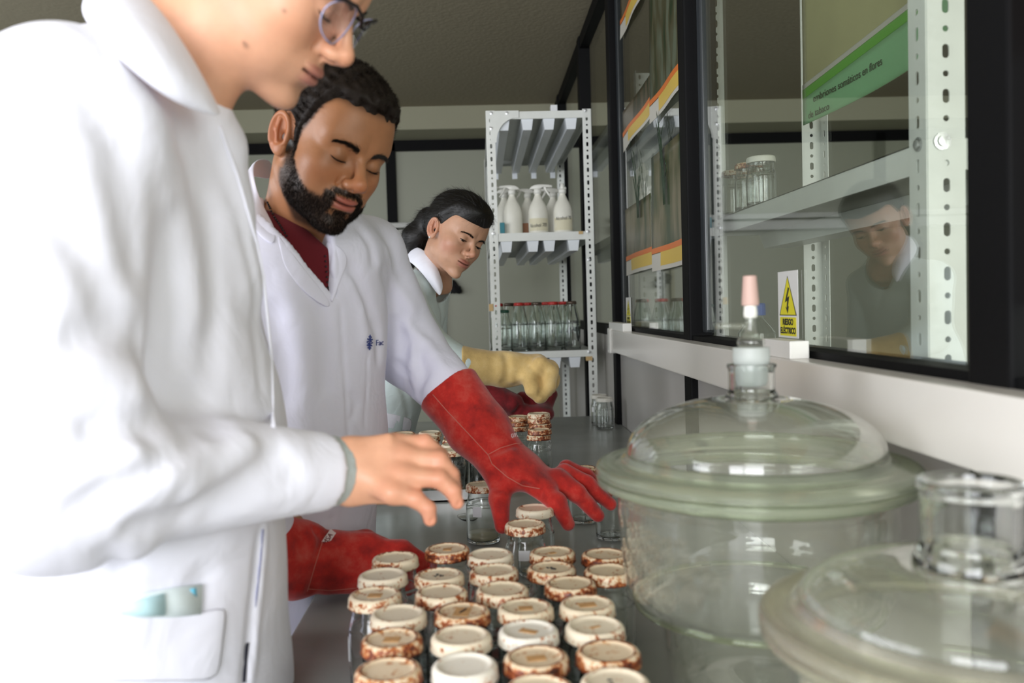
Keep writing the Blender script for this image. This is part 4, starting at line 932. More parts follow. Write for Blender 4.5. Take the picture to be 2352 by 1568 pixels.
class Head:
    """head in its own frame: +Y face, +X the person's right, +Z crown; origin between the ears"""
    def __init__(s, rot, t, sc=1, fem=0, slot=.0022, lid=-.3, nose=1.0, gaze=-.5, lip=1.0, brow=1.0):
        s.R = euler(*rot); s.t = np.array(t); s.sc = sc; s.fem = fem; s.slot = slot; s.lid = lid; s.nose = nose; s.gaze = gaze; s.lip = lip; s.brow = brow
    def loc(s, P): return (((P-s.t.astype(f32)) @ s.R.astype(f32))/s.sc).astype(f32)
    def wor(s, p): return (np.asarray(p)*s.sc) @ s.R.T+s.t
    def f(s, P): return s.fl(s.loc(P))*s.sc
    def fl(s, p, ears=True):
        fem = s.fem; q = p.copy(); q[:, 0] = np.abs(q[:, 0]); ns = s.nose
        d = ell(q, (0, -.012, .046), (.0765, .098, .086))
        d = smin(d, ell(q, (0, .026, .012), (.066, .062, .078)), .02)
        d = smin(d, ell(q, (0, .030, -.040), (.055-.004*fem, .056, .055)), .022)
        d = smin(d, cone(q, (.043-.009*fem, -.000, -.048), (.012-.003*fem, .066, -.089), .019-.004*fem, .0175-.004*fem), .028)
        d = smin(d, ell(q, (.033-.005*fem, .040, -.050+.006*fem), (.028-.003*fem, .038, .036-.004*fem)), .022)
        d = smin(d, ell(q, (.043, .050, -.014), (.023, .028, .024)), .022)
        d = smin(d, ell(q, (0, .072, -.055), (.032, .025, .026)), .014)
        d = smin(d, ell(q, (0, .079, -.094), (.019-.003*fem, .0155, .014)), .012)
        d = smin(d, cone(q, (.046, .064, .033), (.014, .083, .031), .0105*s.brow, .0095), .016)
        d = smin(d, ell(q, (0, .046, .062), (.058, .042, .044)), .03)
        d = smax(d, -ell(q, (.033, .100, .010), (.021, .021, .0135)), .012)
        # eye under its lids
        eb = np.sqrt(((q-V3(.0325, .0735, .0095))**2).sum(1))
        lidd = eb-.0134
        r2 = q-V3(.0325, .0735, .0095)
        ang = np.arctan2(r2[:, 2], r2[:, 1]) - s.lid + .18*np.abs(r2[:, 0]/.012)**2*.5
        slot = np.maximum(np.abs(ang)*.0140-s.slot, np.abs(r2[:, 0])-.0125)
        lidd = smax(lidd, -np.maximum(slot, np.maximum(.0118-eb, -r2[:, 1])), .0012)
        d = smin(d, lidd, .0065)
        # nose
        d = smin(d, cone(q, (0, .084, .022), (0, .1085, -.016), .0068, .0088*ns), .010)
        d = smin(d, ell(q, (0, .1100, -.0205), (.0108*ns, .0100, .0095)), .010)
        d = smin(d, ell(q, (.0118*ns, .0985, -.0245), (.0068, .0115, .0075)), .007)
        d = smin(d, cone(q, (0, .104, -.029), (0, .094, -.036), .0045, .005), .006)
        d = smax(d, -cone(q, (.0062, .1055, -.0335), (.0070, .099, -.024), .0030, .0026), .0022)
        d = smax(d, -cone(q, (.0205, .090, -.018), (.0215, .084, -.030), .0016, .0012), .006)
        # lips
        lw = .0235*(1-.06*fem)
        arc = q[:, 0]**2*9
        ql = q.copy(); ql[:, 1] += arc; ql[:, 2] -= -.002*np.cos(q[:, 0]*90)
        d = smin(d, ell(ql, (0, .0945, -.0500), (lw, .0075, .0056*s.lip)), .0045)
        d = smin(d, ell(ql, (0, .0930, -.0605), (lw*.86, .0078, .0068*s.lip)), .005)
        m_ = np.maximum(np.abs(ql[:, 2]+.0550)-.0007, np.maximum(q[:, 0]-lw*.98, .088-ql[:, 1]))
        d = smax(d, -m_, .0035)
        d = smax(d, -cone(q, (0, .0985, -.038), (0, .0985, -.044), .0022, .0022), .005)
        d = smax(d, -ell(q, (0, .0985, -.0745), (.018, .0055, .0045)), .009)
        # ear
        if not ears: return d
        Re = np.array([[math.cos(.42), -math.sin(.42), 0], [math.sin(.42), math.cos(.42), 0], [0, 0, 1]])
        qe = (q-V3(.0765, -.014, .001)) @ Re.astype(f32)
        c_, s_ = math.cos(-.20), math.sin(-.20); y2 = qe[:, 1]*c_-qe[:, 2]*s_; z2 = qe[:, 1]*s_+qe[:, 2]*c_; qe = np.stack([qe[:, 0], y2, z2], 1)
        e = ell(qe, (.004, 0, .0), (.0052, .0185, .0315)); e = smax(e, -(ell(qe, (.0095, .001, .003), (.0062, .0125, .0235))), .003)
        rim = np.sqrt((np.sqrt((qe[:, 1]/.0160)**2+((qe[:, 2]-.002)/.0275)**2)-1)**2*.0200**2+(qe[:, 0]-.0065)**2)-.0030
        rim = np.maximum(rim, -(qe[:, 2]+.016)); e = smin(e, rim, .003)
        e = smin(e, chain(qe, [(.0070, -.002, .020), (.0075, -.0045, .004), (.0070, -.0010, -.012)], [.0022, .0030, .0022], .003), .003)
        e = smin(e, ell(qe, (.0045, .004, -.024), (.0048, .0085, .0090)), .006)
        e = smin(e, ell(qe, (.004, .0125, -.004), (.0045, .0045, .0065)), .004)
        e = smax(e, -ell(qe, (.0055, .0055, -.004), (.0055, .0050, .0090)), .003)
        d = smin(d, e, .005)
        return d
    def colour(s, P, base, lip, flush=(1.0, .72, .66), beard=0, hair=None):
        p = s.loc(P); q = p.copy(); q[:, 0] = np.abs(q[:, 0]); n = len(p)
        c = np.tile(np.array(base, f32), (n, 1))
        def mixc(c, w_, col): return c*(1-w_[:, None])+np.array(col, f32)*w_[:, None]
        g = lambda cx, r: np.exp(-(((q-V3(*cx))/V3(*r))**2).sum(1))
        c = c*(1-(1-np.array(flush, f32))*(np.clip(g((.040, .062, -.022), (.022, .03, .020))*.55+g((0, .112, -.022), (.016, .018, .012))*.7+g((.085, -.014, 0), (.014, .03, .036))*.75, 0, 1))[:, None])
        ql = q.copy(); ql[:, 1] += q[:, 0]**2*9
        lp = np.exp(-((np.abs(ql[:, 0])/.0225)**6))*smooth(-np.abs(ql[:, 2]+.0555), -.0125*s.lip, -.0095*s.lip)*smooth(ql[:, 1], .090, .094)
        c = mixc(c, lp*.85, lip)
        c = mixc(c, np.exp(-((ql[:, 2]+.0550)/.0011)**2)*smooth(q[:, 0], .025, .023)*smooth(ql[:, 1], .088, .091)*.8, (.06, .02, .015))
        r2 = q-V3(.0325, .0735, .0095); eb = np.sqrt((r2**2).sum(1)); ang = np.arctan2(r2[:, 2], r2[:, 1])-s.lid+.09*(r2[:, 0]/.012)**2
        ln = np.exp(-((ang*.014-s.slot-.0004)/.0010)**2)*smooth(np.abs(r2[:, 0]), .0150, .0125)*(eb < .020)*(r2[:, 1] > 0)
        c = mixc(c, ln*.9, (.02, .012, .01))
        c = mixc(c, np.exp(-((q-V3(.0062, .1055, -.0335))**2).sum(1)/.0032**2)*.9, (.03, .012, .01))
        return c
def blades_on(f, cand, mask, n, dirf, L, w0, sc=1., lift=.35, seg=3, curl=None):
    """scatter hair blades over surface points cand where mask (0..1)"""
    m_ = mask(cand); pr = m_*(m_ > .02)
    if pr.sum() <= 0: return np.zeros((0, 3)), np.zeros((0, 4), int)
    ix = rng.choice(len(cand), n, p=pr/pr.sum()); P = cand[ix]+rng.normal(size=(n, 3)).astype(f32)*.0006
    N = grad(f, P.astype(f32)); P = P-N*f(P.astype(f32))[:, None]-N*.0006
    D_ = dirf(P, N); D_ = D_-N*(D_*N).sum(1)[:, None]; D_ /= np.maximum(np.linalg.norm(D_, axis=1), 1e-6)[:, None]
    D_ = D_+N*lift+rng.normal(size=(n, 3))*.22; D_ /= np.linalg.norm(D_, axis=1)[:, None]
    return strands('', P, D_, rng.uniform(.6, 1.1, n)*L, w0, None, None, seg, curl=curl if curl is None else np.broadcast_to(curl, (n, 3)))
def lashes(head, parent, r=.0009, n=46, L=.0060):
    bm = bmesh.new(); V_, D_ = [], []
    for sx in (1, -1):
        pts = []
        for k in range(13):
            x = -.0130+.026*k/12; a = head.lid-.09*(x/.012)**2-head.slot/.014*.2+head.slot/.014
            rr = math.sqrt(max(1e-6, .0139**2-x*x)); pts.append(head.wor((sx*(.0325+x), .0735+rr*math.cos(a), .0095+rr*math.sin(a))))
            if k > 0: 
                for q in range(4):
                    t = q/4; c = pts[-2]*(1-t)+pts[-1]*t; V_.append(c); D_.append(np.array([sx*(x*25), 1.0, -.35]) @ head.R.T)
        tube(bm, pts, [r*.4]+[r]*11+[r*.4], 6)
    o = obj('eyelashes', bm, 'beard_hair', parent, True); D_ = np.array(D_); D_ /= np.linalg.norm(D_, axis=1)[:, None]
    v, q = strands('', np.array(V_), D_, L*head.sc, .0006, None, None, 3, curl=np.broadcast_to((np.array([0, 0, .5]) @ head.R.T), D_.shape))
    o2 = raw_mesh('t', v, q, 'beard_hair', None); bmm = bmesh.new(); bmm.from_mesh(o.data); bmm.from_mesh(o2.data); bmm.to_mesh(o.data); bmm.free(); bpy.data.objects.remove(o2)
def eyeballs(head, parent):
    lashes(head, parent)
    for sx in (1, -1):
        c = head.wor((sx*.0325, .0735, .0095)); bm = bmesh.new(); bmesh.ops.create_uvsphere(bm, u_segments=24, v_segments=16, radius=.0125*head.sc)
        gz = np.array([0, math.cos(head.gaze), math.sin(head.gaze)]) @ head.R.T; g_ = Vector(gz)
        for f_ in bm.faces: f_.material_index = 1 if f_.calc_center_median().normalized().dot(g_) > .80 else 0
        bmesh.ops.transform(bm, matrix=Matrix.Translation(c), verts=bm.verts[:])
        obj('eye', bm, ['eye_white', 'iris'], parent, True)
# ------------------------------------------------------------------ people
def cloth_mat(name, col, rough=.85, bs=900, bump=.08, wr=.5):
    m, nt, b = new_mat(name); L = nt.links; b.inputs['Base Color'].default_value = (*col, 1); b.inputs['Roughness'].default_value = rough; b.inputs['Sheen Weight'].default_value = .15; b.inputs['Specular IOR Level'].default_value = .25
    tc = nt.nodes.new('ShaderNodeTexCoord'); n = nt.nodes.new('ShaderNodeTexNoise'); n.inputs['Scale'].default_value = bs; L.new(tc.outputs['Object'], n.inputs[0])
    n2 = nt.nodes.new('ShaderNodeTexNoise'); n2.inputs['Scale'].default_value = 14; n2.inputs['Detail'].default_value = 3; n2.inputs['Distortion'].default_value = .6; L.new(tc.outputs['Object'], n2.inputs[0])
    b1 = nt.nodes.new('ShaderNodeBump'); b1.inputs['Strength'].default_value = bump; b1.inputs['Distance'].default_value = .0008; L.new(n.outputs['Fac'], b1.inputs['Height'])
    b2 = nt.nodes.new('ShaderNodeBump'); b2.inputs['Strength'].default_value = wr; b2.inputs['Distance'].default_value = .010; L.new(n2.outputs['Fac'], b2.inputs['Height']); L.new(b1.outputs[0], b2.inputs['Normal']); L.new(b2.outputs[0], b.inputs['Normal'])
    MAT[name] = m
cloth_mat('coat_white', (.85, .855, .95)); cloth_mat('coat_lilac', (.81, .80, .93)); cloth_mat('coat_mint', (.62, .72, .73)); cloth_mat('cuff_grey', (.42, .47, .46)); cloth_mat('scrub_maroon', (.13, .008, .014), wr=.3)
cloth_mat('trouser_dark', (.03, .03, .045)); cloth_mat('trouser_lilac', (.45, .45, .56)); cloth_mat('shirt_dark', (.05, .02, .03)); mat('shoe_black', (.015, .015, .015), .4)
def suede(name, col, dark, pale, sc=26):
    m, nt, b = new_mat(name); L = nt.links; b.inputs['Roughness'].default_value = .8; b.inputs['Sheen Weight'].default_value = .3; b.inputs['Specular IOR Level'].default_value = .3
    tc = nt.nodes.new('ShaderNodeTexCoord'); n = nt.nodes.new('ShaderNodeTexNoise'); n.inputs['Scale'].default_value = sc; n.inputs['Detail'].default_value = 7; n.inputs['Roughness'].default_value = .65; L.new(tc.outputs['Object'], n.inputs[0])
    r = nt.nodes.new('ShaderNodeValToRGB'); e = r.color_ramp.elements; e[0].position = .30; e[0].color = (*dark, 1); e[1].position = .78; e[1].color = (*pale, 1); q = e.new(.52); q.color = (*col, 1); L.new(n.outputs['Fac'], r.inputs[0]); L.new(r.outputs[0], b.inputs['Base Color'])
    n2 = nt.nodes.new('ShaderNodeTexNoise'); n2.inputs['Scale'].default_value = 500; n2.inputs['Detail'].default_value = 4; L.new(tc.outputs['Object'], n2.inputs[0]); bp = nt.nodes.new('ShaderNodeBump'); bp.inputs['Strength'].default_value = .35; bp.inputs['Distance'].default_value = .0012; L.new(n2.outputs['Fac'], bp.inputs['Height']); L.new(bp.outputs[0], b.inputs['Normal'])
    MAT[name] = m
suede('red_suede', (.52, .020, .012), (.24, .008, .007), (.60, .11, .08)); suede('dark_red_suede', (.19, .006, .010), (.07, .004, .006), (.30, .02, .025)); suede('tan_suede', (.66, .46, .18), (.50, .33, .12), (.78, .60, .30), 18)
mat('seam_thread', (.55, .16, .12), .7); mat('print_white', (.75, .6, .6), .6); mat('print_navy', (.03, .05, .22), .6)

def Wf(u, v, D): return tuple(W(u, v, D))
def onsurf(f, u, v, D0=.3, D1=4., off=0.):
    """first point of the surface met along the sight line of a pixel"""
    r = ray(u, v); r = r/np.linalg.norm(r); o = np.array([0, 0, H]); t = D0
    for _ in range(160):
        p = o+r*t; d = float(f(np.array([p], f32))[0]); 
        if d < .0004: break
        t += max(d*.8, .0005)
        if t > D1+1: return None
    return o+r*(t-off)
def folds(f, lst):
    """lst of (pixel polyline, width, depth): creases pressed into (+) or raised on (-) the cloth"""
    G_ = []
    for px, w_, a_ in lst:
        pts = [onsurf(f, *q) for q in px]; pts = [p for p in pts if p is not None]
        if len(pts) < 2: continue
        L_ = []
        for a, b in zip(pts, pts[1:]): L_ += [a, (a+b)/2]
        L_.append(pts[-1]); G_.append((np.array(L_), w_, a_))
    def g(P):
        d = f(P); near = np.where(np.abs(d) < .045)[0]
        if len(near):
            Q = P[near]; add = np.zeros(len(Q), f32)
            for pts, w_, a_ in G_:
                bb0, bb1 = pts.min(0)-2.5*w_, pts.max(0)+2.5*w_; k = np.where(((Q > bb0) & (Q < bb1)).all(1))[0]
                if not len(k): continue
                dd = polydist(Q[k], pts); n = len(pts)-1
                tt = ((Q[k]-pts[0]) @ (pts[-1]-pts[0]).astype(f32))/max(1e-9, float(((pts[-1]-pts[0])**2).sum()))
                add[k] += a_*np.exp(-(dd/w_)**2)*smooth(tt, -.12, .12)*smooth(-tt, -1.12, -.88)
            d = d.copy(); d[near] += add
        return d
    return g
def cutbox(f, lo, hi):
    lo = np.array(lo, f32); hi = np.array(hi, f32); c = (lo+hi)/2; e = (hi-lo)/2
    def g(P):
        q = np.abs(P-c)-e; b = q.max(1); return np.maximum(f(P), -b)
    return g
def snap(f, rows, off=.003, tol=.06):
    out = []
    for j, r in enumerate(rows):
        out.append([])
        for (u, v, D) in r:
            p = onsurf(f, u, v, D0=.4, off=off*(1+.0*j)); out[-1].append(tuple(p) if p is not None and abs(p[1]-D) < tol else Wf(u, v, D))
    return out
def sheet(name, rows, m, parent, th=.003, sub=2, cols=True):
    """cloth flap lofted through rows of 3-D points"""
    bm = bmesh.new(); g = [[bm.verts.new(p) for p in r] for r in rows]
    for a, b in zip(g, g[1:]):
        for i in range(len(a)-1): bm.faces.new((a[i], a[i+1], b[i+1], b[i]))
    me = bpy.data.meshes.new(name); bmesh.ops.recalc_face_normals(bm, faces=bm.faces[:]); bm.to_mesh(me); bm.free(); o = link(name, me, m, parent, True)
    s = o.modifiers.new('t', 'SOLIDIFY'); s.thickness = th; s.offset = 0; s2 = o.modifiers.new('s', 'SUBSURF'); s2.levels = s2.render_levels = sub; return o
def seam(name, f, px, m, parent, r=.0008, off=.0005, mid=4):
    pts = []
    for a, b in zip(px, px[1:]):
        for i in range(mid): t = i/mid; pts.append((a[0]+(b[0]-a[0])*t, a[1]+(b[1]-a[1])*t))
    pts.append(px[-1]); P_ = [onsurf(f, *q, off=off) for q in pts]; P_ = [p for p in P_ if p is not None]
    bm = bmesh.new(); tube(bm, P_, r, 6); return obj(name, bm, m, parent, True)
def legs(parent, hips, feet, trm, r0=.085):
    bm_name = 'trousers'
    def f(P):
        d = None
        for h_, ft in zip(hips, feet):
            e = cone(P, h_, (ft[0]*.5+h_[0]*.5, ft[1]*.5+h_[1]*.5, .48), r0, .062); e = smin(e, cone(P, (ft[0]*.5+h_[0]*.5, ft[1]*.5+h_[1]*.5, .48), (ft[0], ft[1], .07), .062, .05), .02); d = e if d is None else smin(d, e, .03)
        return d
    al = np.array(list(hips)+list(feet)); lo = al.min(0)-.12; hi = al.max(0)+.10; lo[2] = .01; solid('trousers', [(lo, hi, .011)], f, trm, parent)
    for ft in feet:
        g = lambda P: np.maximum(smin(ell(P, (ft[0]+.05, ft[1], .045), (.125, .046, .05)), ell(P, (ft[0]-.01, ft[1], .07), (.05, .04, .06)), .02), .004-P[:, 2]); solid('shoe', [((ft[0]-.12, ft[1]-.07, -.01), (ft[0]+.2, ft[1]+.07, .15), .006)], g, 'shoe_black', parent)
def clampbench(P, d, x=-.291): return np.where(P[:, 2] < .915, smax(d, P[:, 0]-x+np.clip((P[:, 2]-.902)*6, 0, 1), .02), d)

# ---- person 1: nearest, profile to the right, white lab coat, glasses
H1 = Head((-93, -39.5, 9), (-.211, .930, 1.719), slot=.0010, lid=-.75, nose=1.0, gaze=-.7)
p1 = empty('person', (-.45, .95, 0)); tag(p1, 'nearest person in white lab coat and glasses, bare hand reaching over the jars', 'person')
RS1, LS1, NB1 = (-.375, .800, 1.545), (-.375, 1.12, 1.54), (-.36, .945, 1.605)
EL1, WR1 = (-.368, .722, 1.228), (-.178, .925, 1.188)
WRh = W(752, 1084, .932); KM = W(915, 1076, .94)
fing = [([(905, 1022), (975, 1016), (1012, 1046), (1032, 1083)], .955, (.0110, .0098, .0085, .0072)),
        ([(925, 1050), (1008, 1056), (1036, 1090), (1046, 1128)], .940, (.0115, .0102, .0090, .0076)),
        ([(920, 1092), (1008, 1100), (1040, 1128), (1050, 1154)], .925, (.0112, .0100, .0088, .0074)),
        ([(900, 1130), (955, 1146), (983, 1168), (988, 1193)], .912, (.0105, .0094, .0084, .0072))]
def fan(q, D, dd=0): return [Wf(u, v, D+dd*i) for i, (u, v) in enumerate(q)]
FG1 = [(fan(q, D), r) for q, D, r in fing]
TH1 = (fan([(800, 1050), (865, 1062), (915, 1100), (950, 1118)], .965), (.016, .013, .0110, .0095))
def hand1(P):
    d = flat(P, WRh, W(800, 1082, .934), (.031, .022), (.033, .019), (0, 0, 1))
    d = smin(d, flat(P, W(800, 1082, .934), W(895, 1076, .936), (.035, .017), (.039, .0125), (0, .15, 1)), .02)
    for pts, r in FG1: d = smin(d, chain(P, pts, r, .003), .010); d = smin(d, cone(P, W(810, 1082, .935), pts[0], .012, .0115), .012)
    d = smin(d, chain(P, *TH1, .004), .012)
    for (pts, r), u in zip(FG1, range(4)): d = smin(d, ell(P, np.array(pts[0])+[0, -.004, 0], (.009, .008, .008)), .006)
    for (pts, r) in FG1[:]: d = smax(d, -ell(P, (np.array(pts[-1])*1.0+np.array([.004, -.0068, -.001])), (.0052, .0016, .0052)), .0012)
    return d
def body1(P):
    d = H1.f(P); lp = H1.loc(P)
    nk = cone(P, H1.wor((0, -.028, -.045)), NB1, .054, .062); d = smin(d, nk, .028)
    d = smin(d, cone(P, H1.wor((.03, .0, -.05)), (-.30, .93, 1.56), .024, .03), .03)
    t = flat(P, (-.385, .97, 1.50), (-.41, .985, .95), (.13, .085), (.12, .09), (0, 1, 0)); d = smin(d, t, .04)
    d = smin(d, cone(P, NB1, RS1, .045, .045), .03); d = smin(d, cone(P, NB1, LS1, .045, .045), .03)
    d = smin(d, chain(P, [RS1, EL1, WRh], (.045, .036, .027), .02), .02); d = smin(d, chain(P, [LS1, (-.40, 1.15, 1.22), (-.37, 1.12, .98)], (.045, .035, .03), .02), .02)
    d = smin(d, chain(P, [(-.42, .92, .95), (-.44, .90, .5), (-.46, .90, .1)], (.06, .045, .035), .02), .03); d = smin(d, chain(P, [(-.42, 1.05, .95), (-.44, 1.06, .5), (-.46, 1.06, .1)], (.06, .045, .035), .02), .03)
    return smin(d, hand1(P), .012)
hb = (WRh+[-.03, -.06, -.08], WRh+[.16, .10, .07]); hd = (H1.t-[.17, .16, .20], H1.t+[.17, .16, .17])
cut1 = cutbox(cutbox(body1, *hb), *hd)
SK1 = (.68, .355, .22)
def col1(P):
    c = H1.colour(P, SK1, (.42, .15, .12), flush=(1.0, .80, .74)); 
    fd = np.min([np.sqrt(((P-np.array(q, f32))**2).sum(1)) for pts, r in FG1 for q in pts], 0); c = c*(1-np.array([.0, .22, .22], f32)*np.exp(-(fd/.014)**2)[:, None]*(P[:, 2] < 1.3)[:, None])
    for (u, v, s) in ((653, 25, .0022), (565, 105, .0030), (560, 98, .0018), (745, 35, .0022)):
        p = MOLE.get((u, v)); 
        if p is not None: c = c*(1-np.exp(-(((P-p)**2).sum(1))/s**2)*.5)[:, None]
    L_ = H1.loc(P); st = np.exp(-((L_-V3(0, .075, -.075))/V3(.05, .045, .030))**2).prod(1)*.16; c = c*(1-st[:, None]*V3(1, .8, .6))
    return c
MOLE = {q: onsurf(body1, *q, D0=.5) for q in ((653, 25), (565, 105), (560, 98), (745, 35))}
MOLE = {k: (None if v is None else v.astype(f32)) for k, v in MOLE.items()}
o = solid('body', [(hd[0]+.0016, hd[1]-.0016, .0016), (hb[0]+.001, hb[1]-.001, .0014), ((-.62, .68, .05), (-.10, 1.25, 1.66), .010)], lambda P: body1(P), 'skin', p1, col1) if False else None
def multi(name, parts, m, parent, col):
    V_, Q_, o_ = [], [], 0
    for f, lo, hi, h in parts: v, q = nets(f, lo, hi, h); V_.append(v); Q_.append(q+o_); o_ += len(v)
    o = raw_mesh(name, np.concatenate(V_), np.concatenate(Q_), m, parent)
    if col is not None:
        v = np.concatenate(V_).astype(f32); a = o.data.color_attributes.new('Col', 'FLOAT_COLOR', 'POINT'); c = np.ones((len(v), 4), f32)
        for s in range(0, len(v), 200000): c[s:s+200000, :3] = col(v[s:s+200000])
        a.data.foreach_set('color', c.ravel())
    return o
def inv(o, par): o.matrix_parent_inverse = Matrix.Translation(par.location).inverted(); return o
multi('body', [(body1, *hd, .0016), (body1, *hb, .0013), (cut1, (-.60, .66, .05), (-.13, 1.25, 1.66), .010)], 'skin', p1, col1)
eyeballs(H1, p1)
# hair, brows
def hairline(p, front, temple, back):
    y = p[:, 1]; zl = np.where(y > .024, temple+(front-temple)*smooth(y, .024, .060), np.where(y > .010, -.014+(temple+.014)*smooth(y, .018, .026), back))
    return p[:, 2]-zl
def hair_f(hd_, T, front=.082, temple=.03, back=-.045, rough=.0016, rs=160):
    def f(P):
        p = hd_.loc(P); g = hairline(p, front, temple, back); ear = np.sqrt(((p[:, 1]+.012)/.023)**2+((p[:, 2]+.002)/.036)**2)-1
        th = (T*(.30+.70*smooth(p[:, 2], .015, .075))+.003)*smooth(g, -.006, .022)*smooth(ear, -.05, .25)-.003; top = smooth(p[:, 2], .06, .13)*T*.6
        return (hd_.fl(p, False)-(th+top+wob(p, rs, 5, 1)*rough))*hd_.sc
    return f
hf1 = hair_f(H1, .016)
solid('hair', [(H1.t-.19, H1.t+.19, .0030)], hf1, 'hair_brown', p1)
def brow_geo(hd_, n=420, L=.007, w0=.0006, spread=.0019):
    V_, Q_, o_ = [], [], 0
    for sx in (1, -1):
        t = rng.uniform(0, 1, n); x = .012+t*.038; z = .0245+.008*np.sin(t*2.2)-.004*t+rng.normal(size=n)*spread*(.95-.55*t); p = np.stack([sx*x, np.full(n, .13), z], 1)
        wp = hd_.wor(p).astype(f32); dirn = (hd_.wor((0, -1, 0))-hd_.t)/hd_.sc
        for _ in range(60): wp = wp+dirn.astype(f32)*np.maximum(hd_.f(wp), 0)[:, None]*.9
        D_ = np.stack([sx*np.ones(n)*1.0, np.full(n, .30), .55-t*.9], 1) @ hd_.R.T; D_ += rng.normal(size=(n, 3))*.18; D_ /= np.linalg.norm(D_, axis=1)[:, None]
        v, q = strands('', wp, D_, rng.uniform(.6, 1, n)*L*hd_.sc, w0, None, None, 2); V_.append(v); Q_.append(q+o_); o_ += len(v)
    return np.concatenate(V_), np.concatenate(Q_)
v, q = brow_geo(H1); raw_mesh('eyebrows', v, q, 'brow_hair', p1)
# glasses
gl = empty('glasses', (0, 0, 0)); gl.parent = p1
mat('spectacle_black', (.012, .010, .012), .3); pane_mat('lens', (.86, .88, .97), .10)
bm = bmesh.new()
for sx in (1, -1):
    tube(bm, [H1.wor((sx*x, y, z)) for x, y, z in ((.006, .110, .016), (.014, .108, .026), (.036, .105, .031), (.056, .097, .028), (.066, .086, .021), (.072, .05, .019), (.078, .0, .018), (.080, -.03, .008), (.080, -.045, -.012))], .0021, 8)
tube(bm, [H1.wor((x, .110+.002*(1-abs(x)/.007), .016)) for x in (-.007, 0, .007)], .0018, 8); obj('frame', bm, 'spectacle_black', gl, True)
for sx in (1, -1):
    ring = [H1.wor((sx*(.036+.028*math.cos(a)), .104-.004*abs(math.cos(a))-.010*max(0, math.cos(a)), .009+(.021*math.sin(a))*(1 if math.sin(a) > 0 else 1.15))) for a in [2*PI*k/28 for k in range(28)]]
    bm = bmesh.new(); vs = [bm.verts.new(p) for p in ring]; bm.faces.new(vs); obj('lens', bm, 'lens', gl)
    bm = bmesh.new(); tube(bm, ring+ring[:1], .0009, 6); obj('lens_rim', bm, mat('rim_clear', (.35, .36, .55), .15), gl, True)
# coat
def coat1_base(P):
    d = flat(P, (-.385, .965, 1.50), (-.385, .975, 1.22), (.185, .112), (.190, .145), (0, 1, 0))
    d = smin(d, flat(P, (-.385, .975, 1.22), (-.40, .985, .92), (.190, .145), (.20, .160), (0, 1, 0)), .04)
    d = smin(d, flat(P, (-.41, .985, .92), (-.45, .985, .48), (.20, .15), (.23, .19), (0, 1, 0)), .04)
    d = smin(d, cone(P, (-.37, .93, 1.585), RS1, .072, .079), .05); d = smin(d, cone(P, (-.37, .93, 1.585), LS1, .07, .070), .04)
    d = smin(d, cone(P, (-.41, .92, 1.55), (-.42, .83, 1.47), .09, .09), .06)
    d = smin(d, chain(P, [W(466, 258, .925), W(466, 280, .93), W(488, 335, .95), W(478, 470, .965), W(500, 640, .98)], (.028, .028, .032, .043, .045), .02), .03)
    d = clampbench(P, d)
    s = cone(P, RS1, EL1, .080, .072); s = smin(s, cone(P, EL1, WR1, .070, .043), .035); s = smin(s, ell(P, (-.345, .735, 1.235), (.085, .055, .078)), .03)
    l = smin(cone(P, LS1, (-.40, 1.155, 1.23), .066, .056), cone(P, (-.40, 1.155, 1.23), (-.375, 1.125, 1.02), .056, .045), .03)
    d = smin(d, s, .022); d = smin(d, l, .02)
    ax = np.array(WR1)-np.array(EL1); ax /= np.linalg.norm(ax); e = cone(P, np.array(WR1)-ax*.03, np.array(WR1)+ax*.08, .0385, .0385)
    e2 = (P-np.array(WR1, f32)) @ ax.astype(f32); d = smax(d, np.where(np.sqrt(((P-np.array(WR1, f32))**2).sum(1)) < .09, e2-.004, -1), .003)
    neck = smin(cone(P, H1.wor((0, -.028, -.045)), NB1, .060, .068), cone(P, NB1, (-.330, .94, 1.575), .062, .03), .02); d = smax(d, -neck, .01)
    return d
F1 = [([(60, 1150), (150, 1065), (270, 1000), (400, 955), (470, 900)], .017, 0.0155), ([(150, 1180), (300, 1120), (420, 1040), (500, 960)], .014, 0.0124), ([(300, 1215), (430, 1180), (560, 1110), (650, 1030)], .013, 0.0109),
      ([(90, 1120), (220, 1050), (330, 1010)], .018, -0.0109), ([(260, 1160), (390, 1090), (480, 1000)], .016, -0.0109), ([(420, 1130), (520, 1060), (580, 1010)], .014, -0.0093), ([(470, 1190), (600, 1130), (690, 1080)], .014, 0.0062),
      ([(190, 985), (260, 968)], .007, 0.0093), ([(60, 360), (130, 500), (210, 610), (245, 720), (230, 790)], .022, .008), ([(10, 500), (100, 640), (190, 760)], .03, -.010),
      ([(200, 190), (270, 330), (300, 480), (320, 640)], .020, .010), ([(330, 230), (400, 400), (430, 600), (440, 760)], .022, -.009), ([(250, 180), (350, 300), (380, 480)], .018, -.006), ([(420, 300), (480, 500), (500, 700), (485, 880)], .016, .008),
      ([(500, 330), (560, 520), (590, 700), (600, 900)], .010, .004), ([(130, 760), (230, 740), (330, 790)], .02, .007), ([(90, 860), (220, 850), (330, 880)], .025, -.008),
      ([(598, 1215), (585, 1330), (575, 1440), (562, 1567)], .0045, .010), ([(612, 1215), (600, 1330), (590, 1440), (578, 1567)], .006, -.004), ([(240, 1260), (290, 1300), (250, 1370)], .012, .006), ([(20, 1567), (30, 1480), (45, 1420)], .010, .012), ([(480, 1300), (430, 1400), (400, 1500)], .016, .006), ([(330, 1260), (300, 1380), (290, 1500)], .02, -.006)]
coat1 = folds(coat1_base, F1)
def wr(f, a=.0018, s=22): return lambda P: f(P)+wob(P, s, 5, 2)*a
coat1b = wr(coat1, .0022, 24)
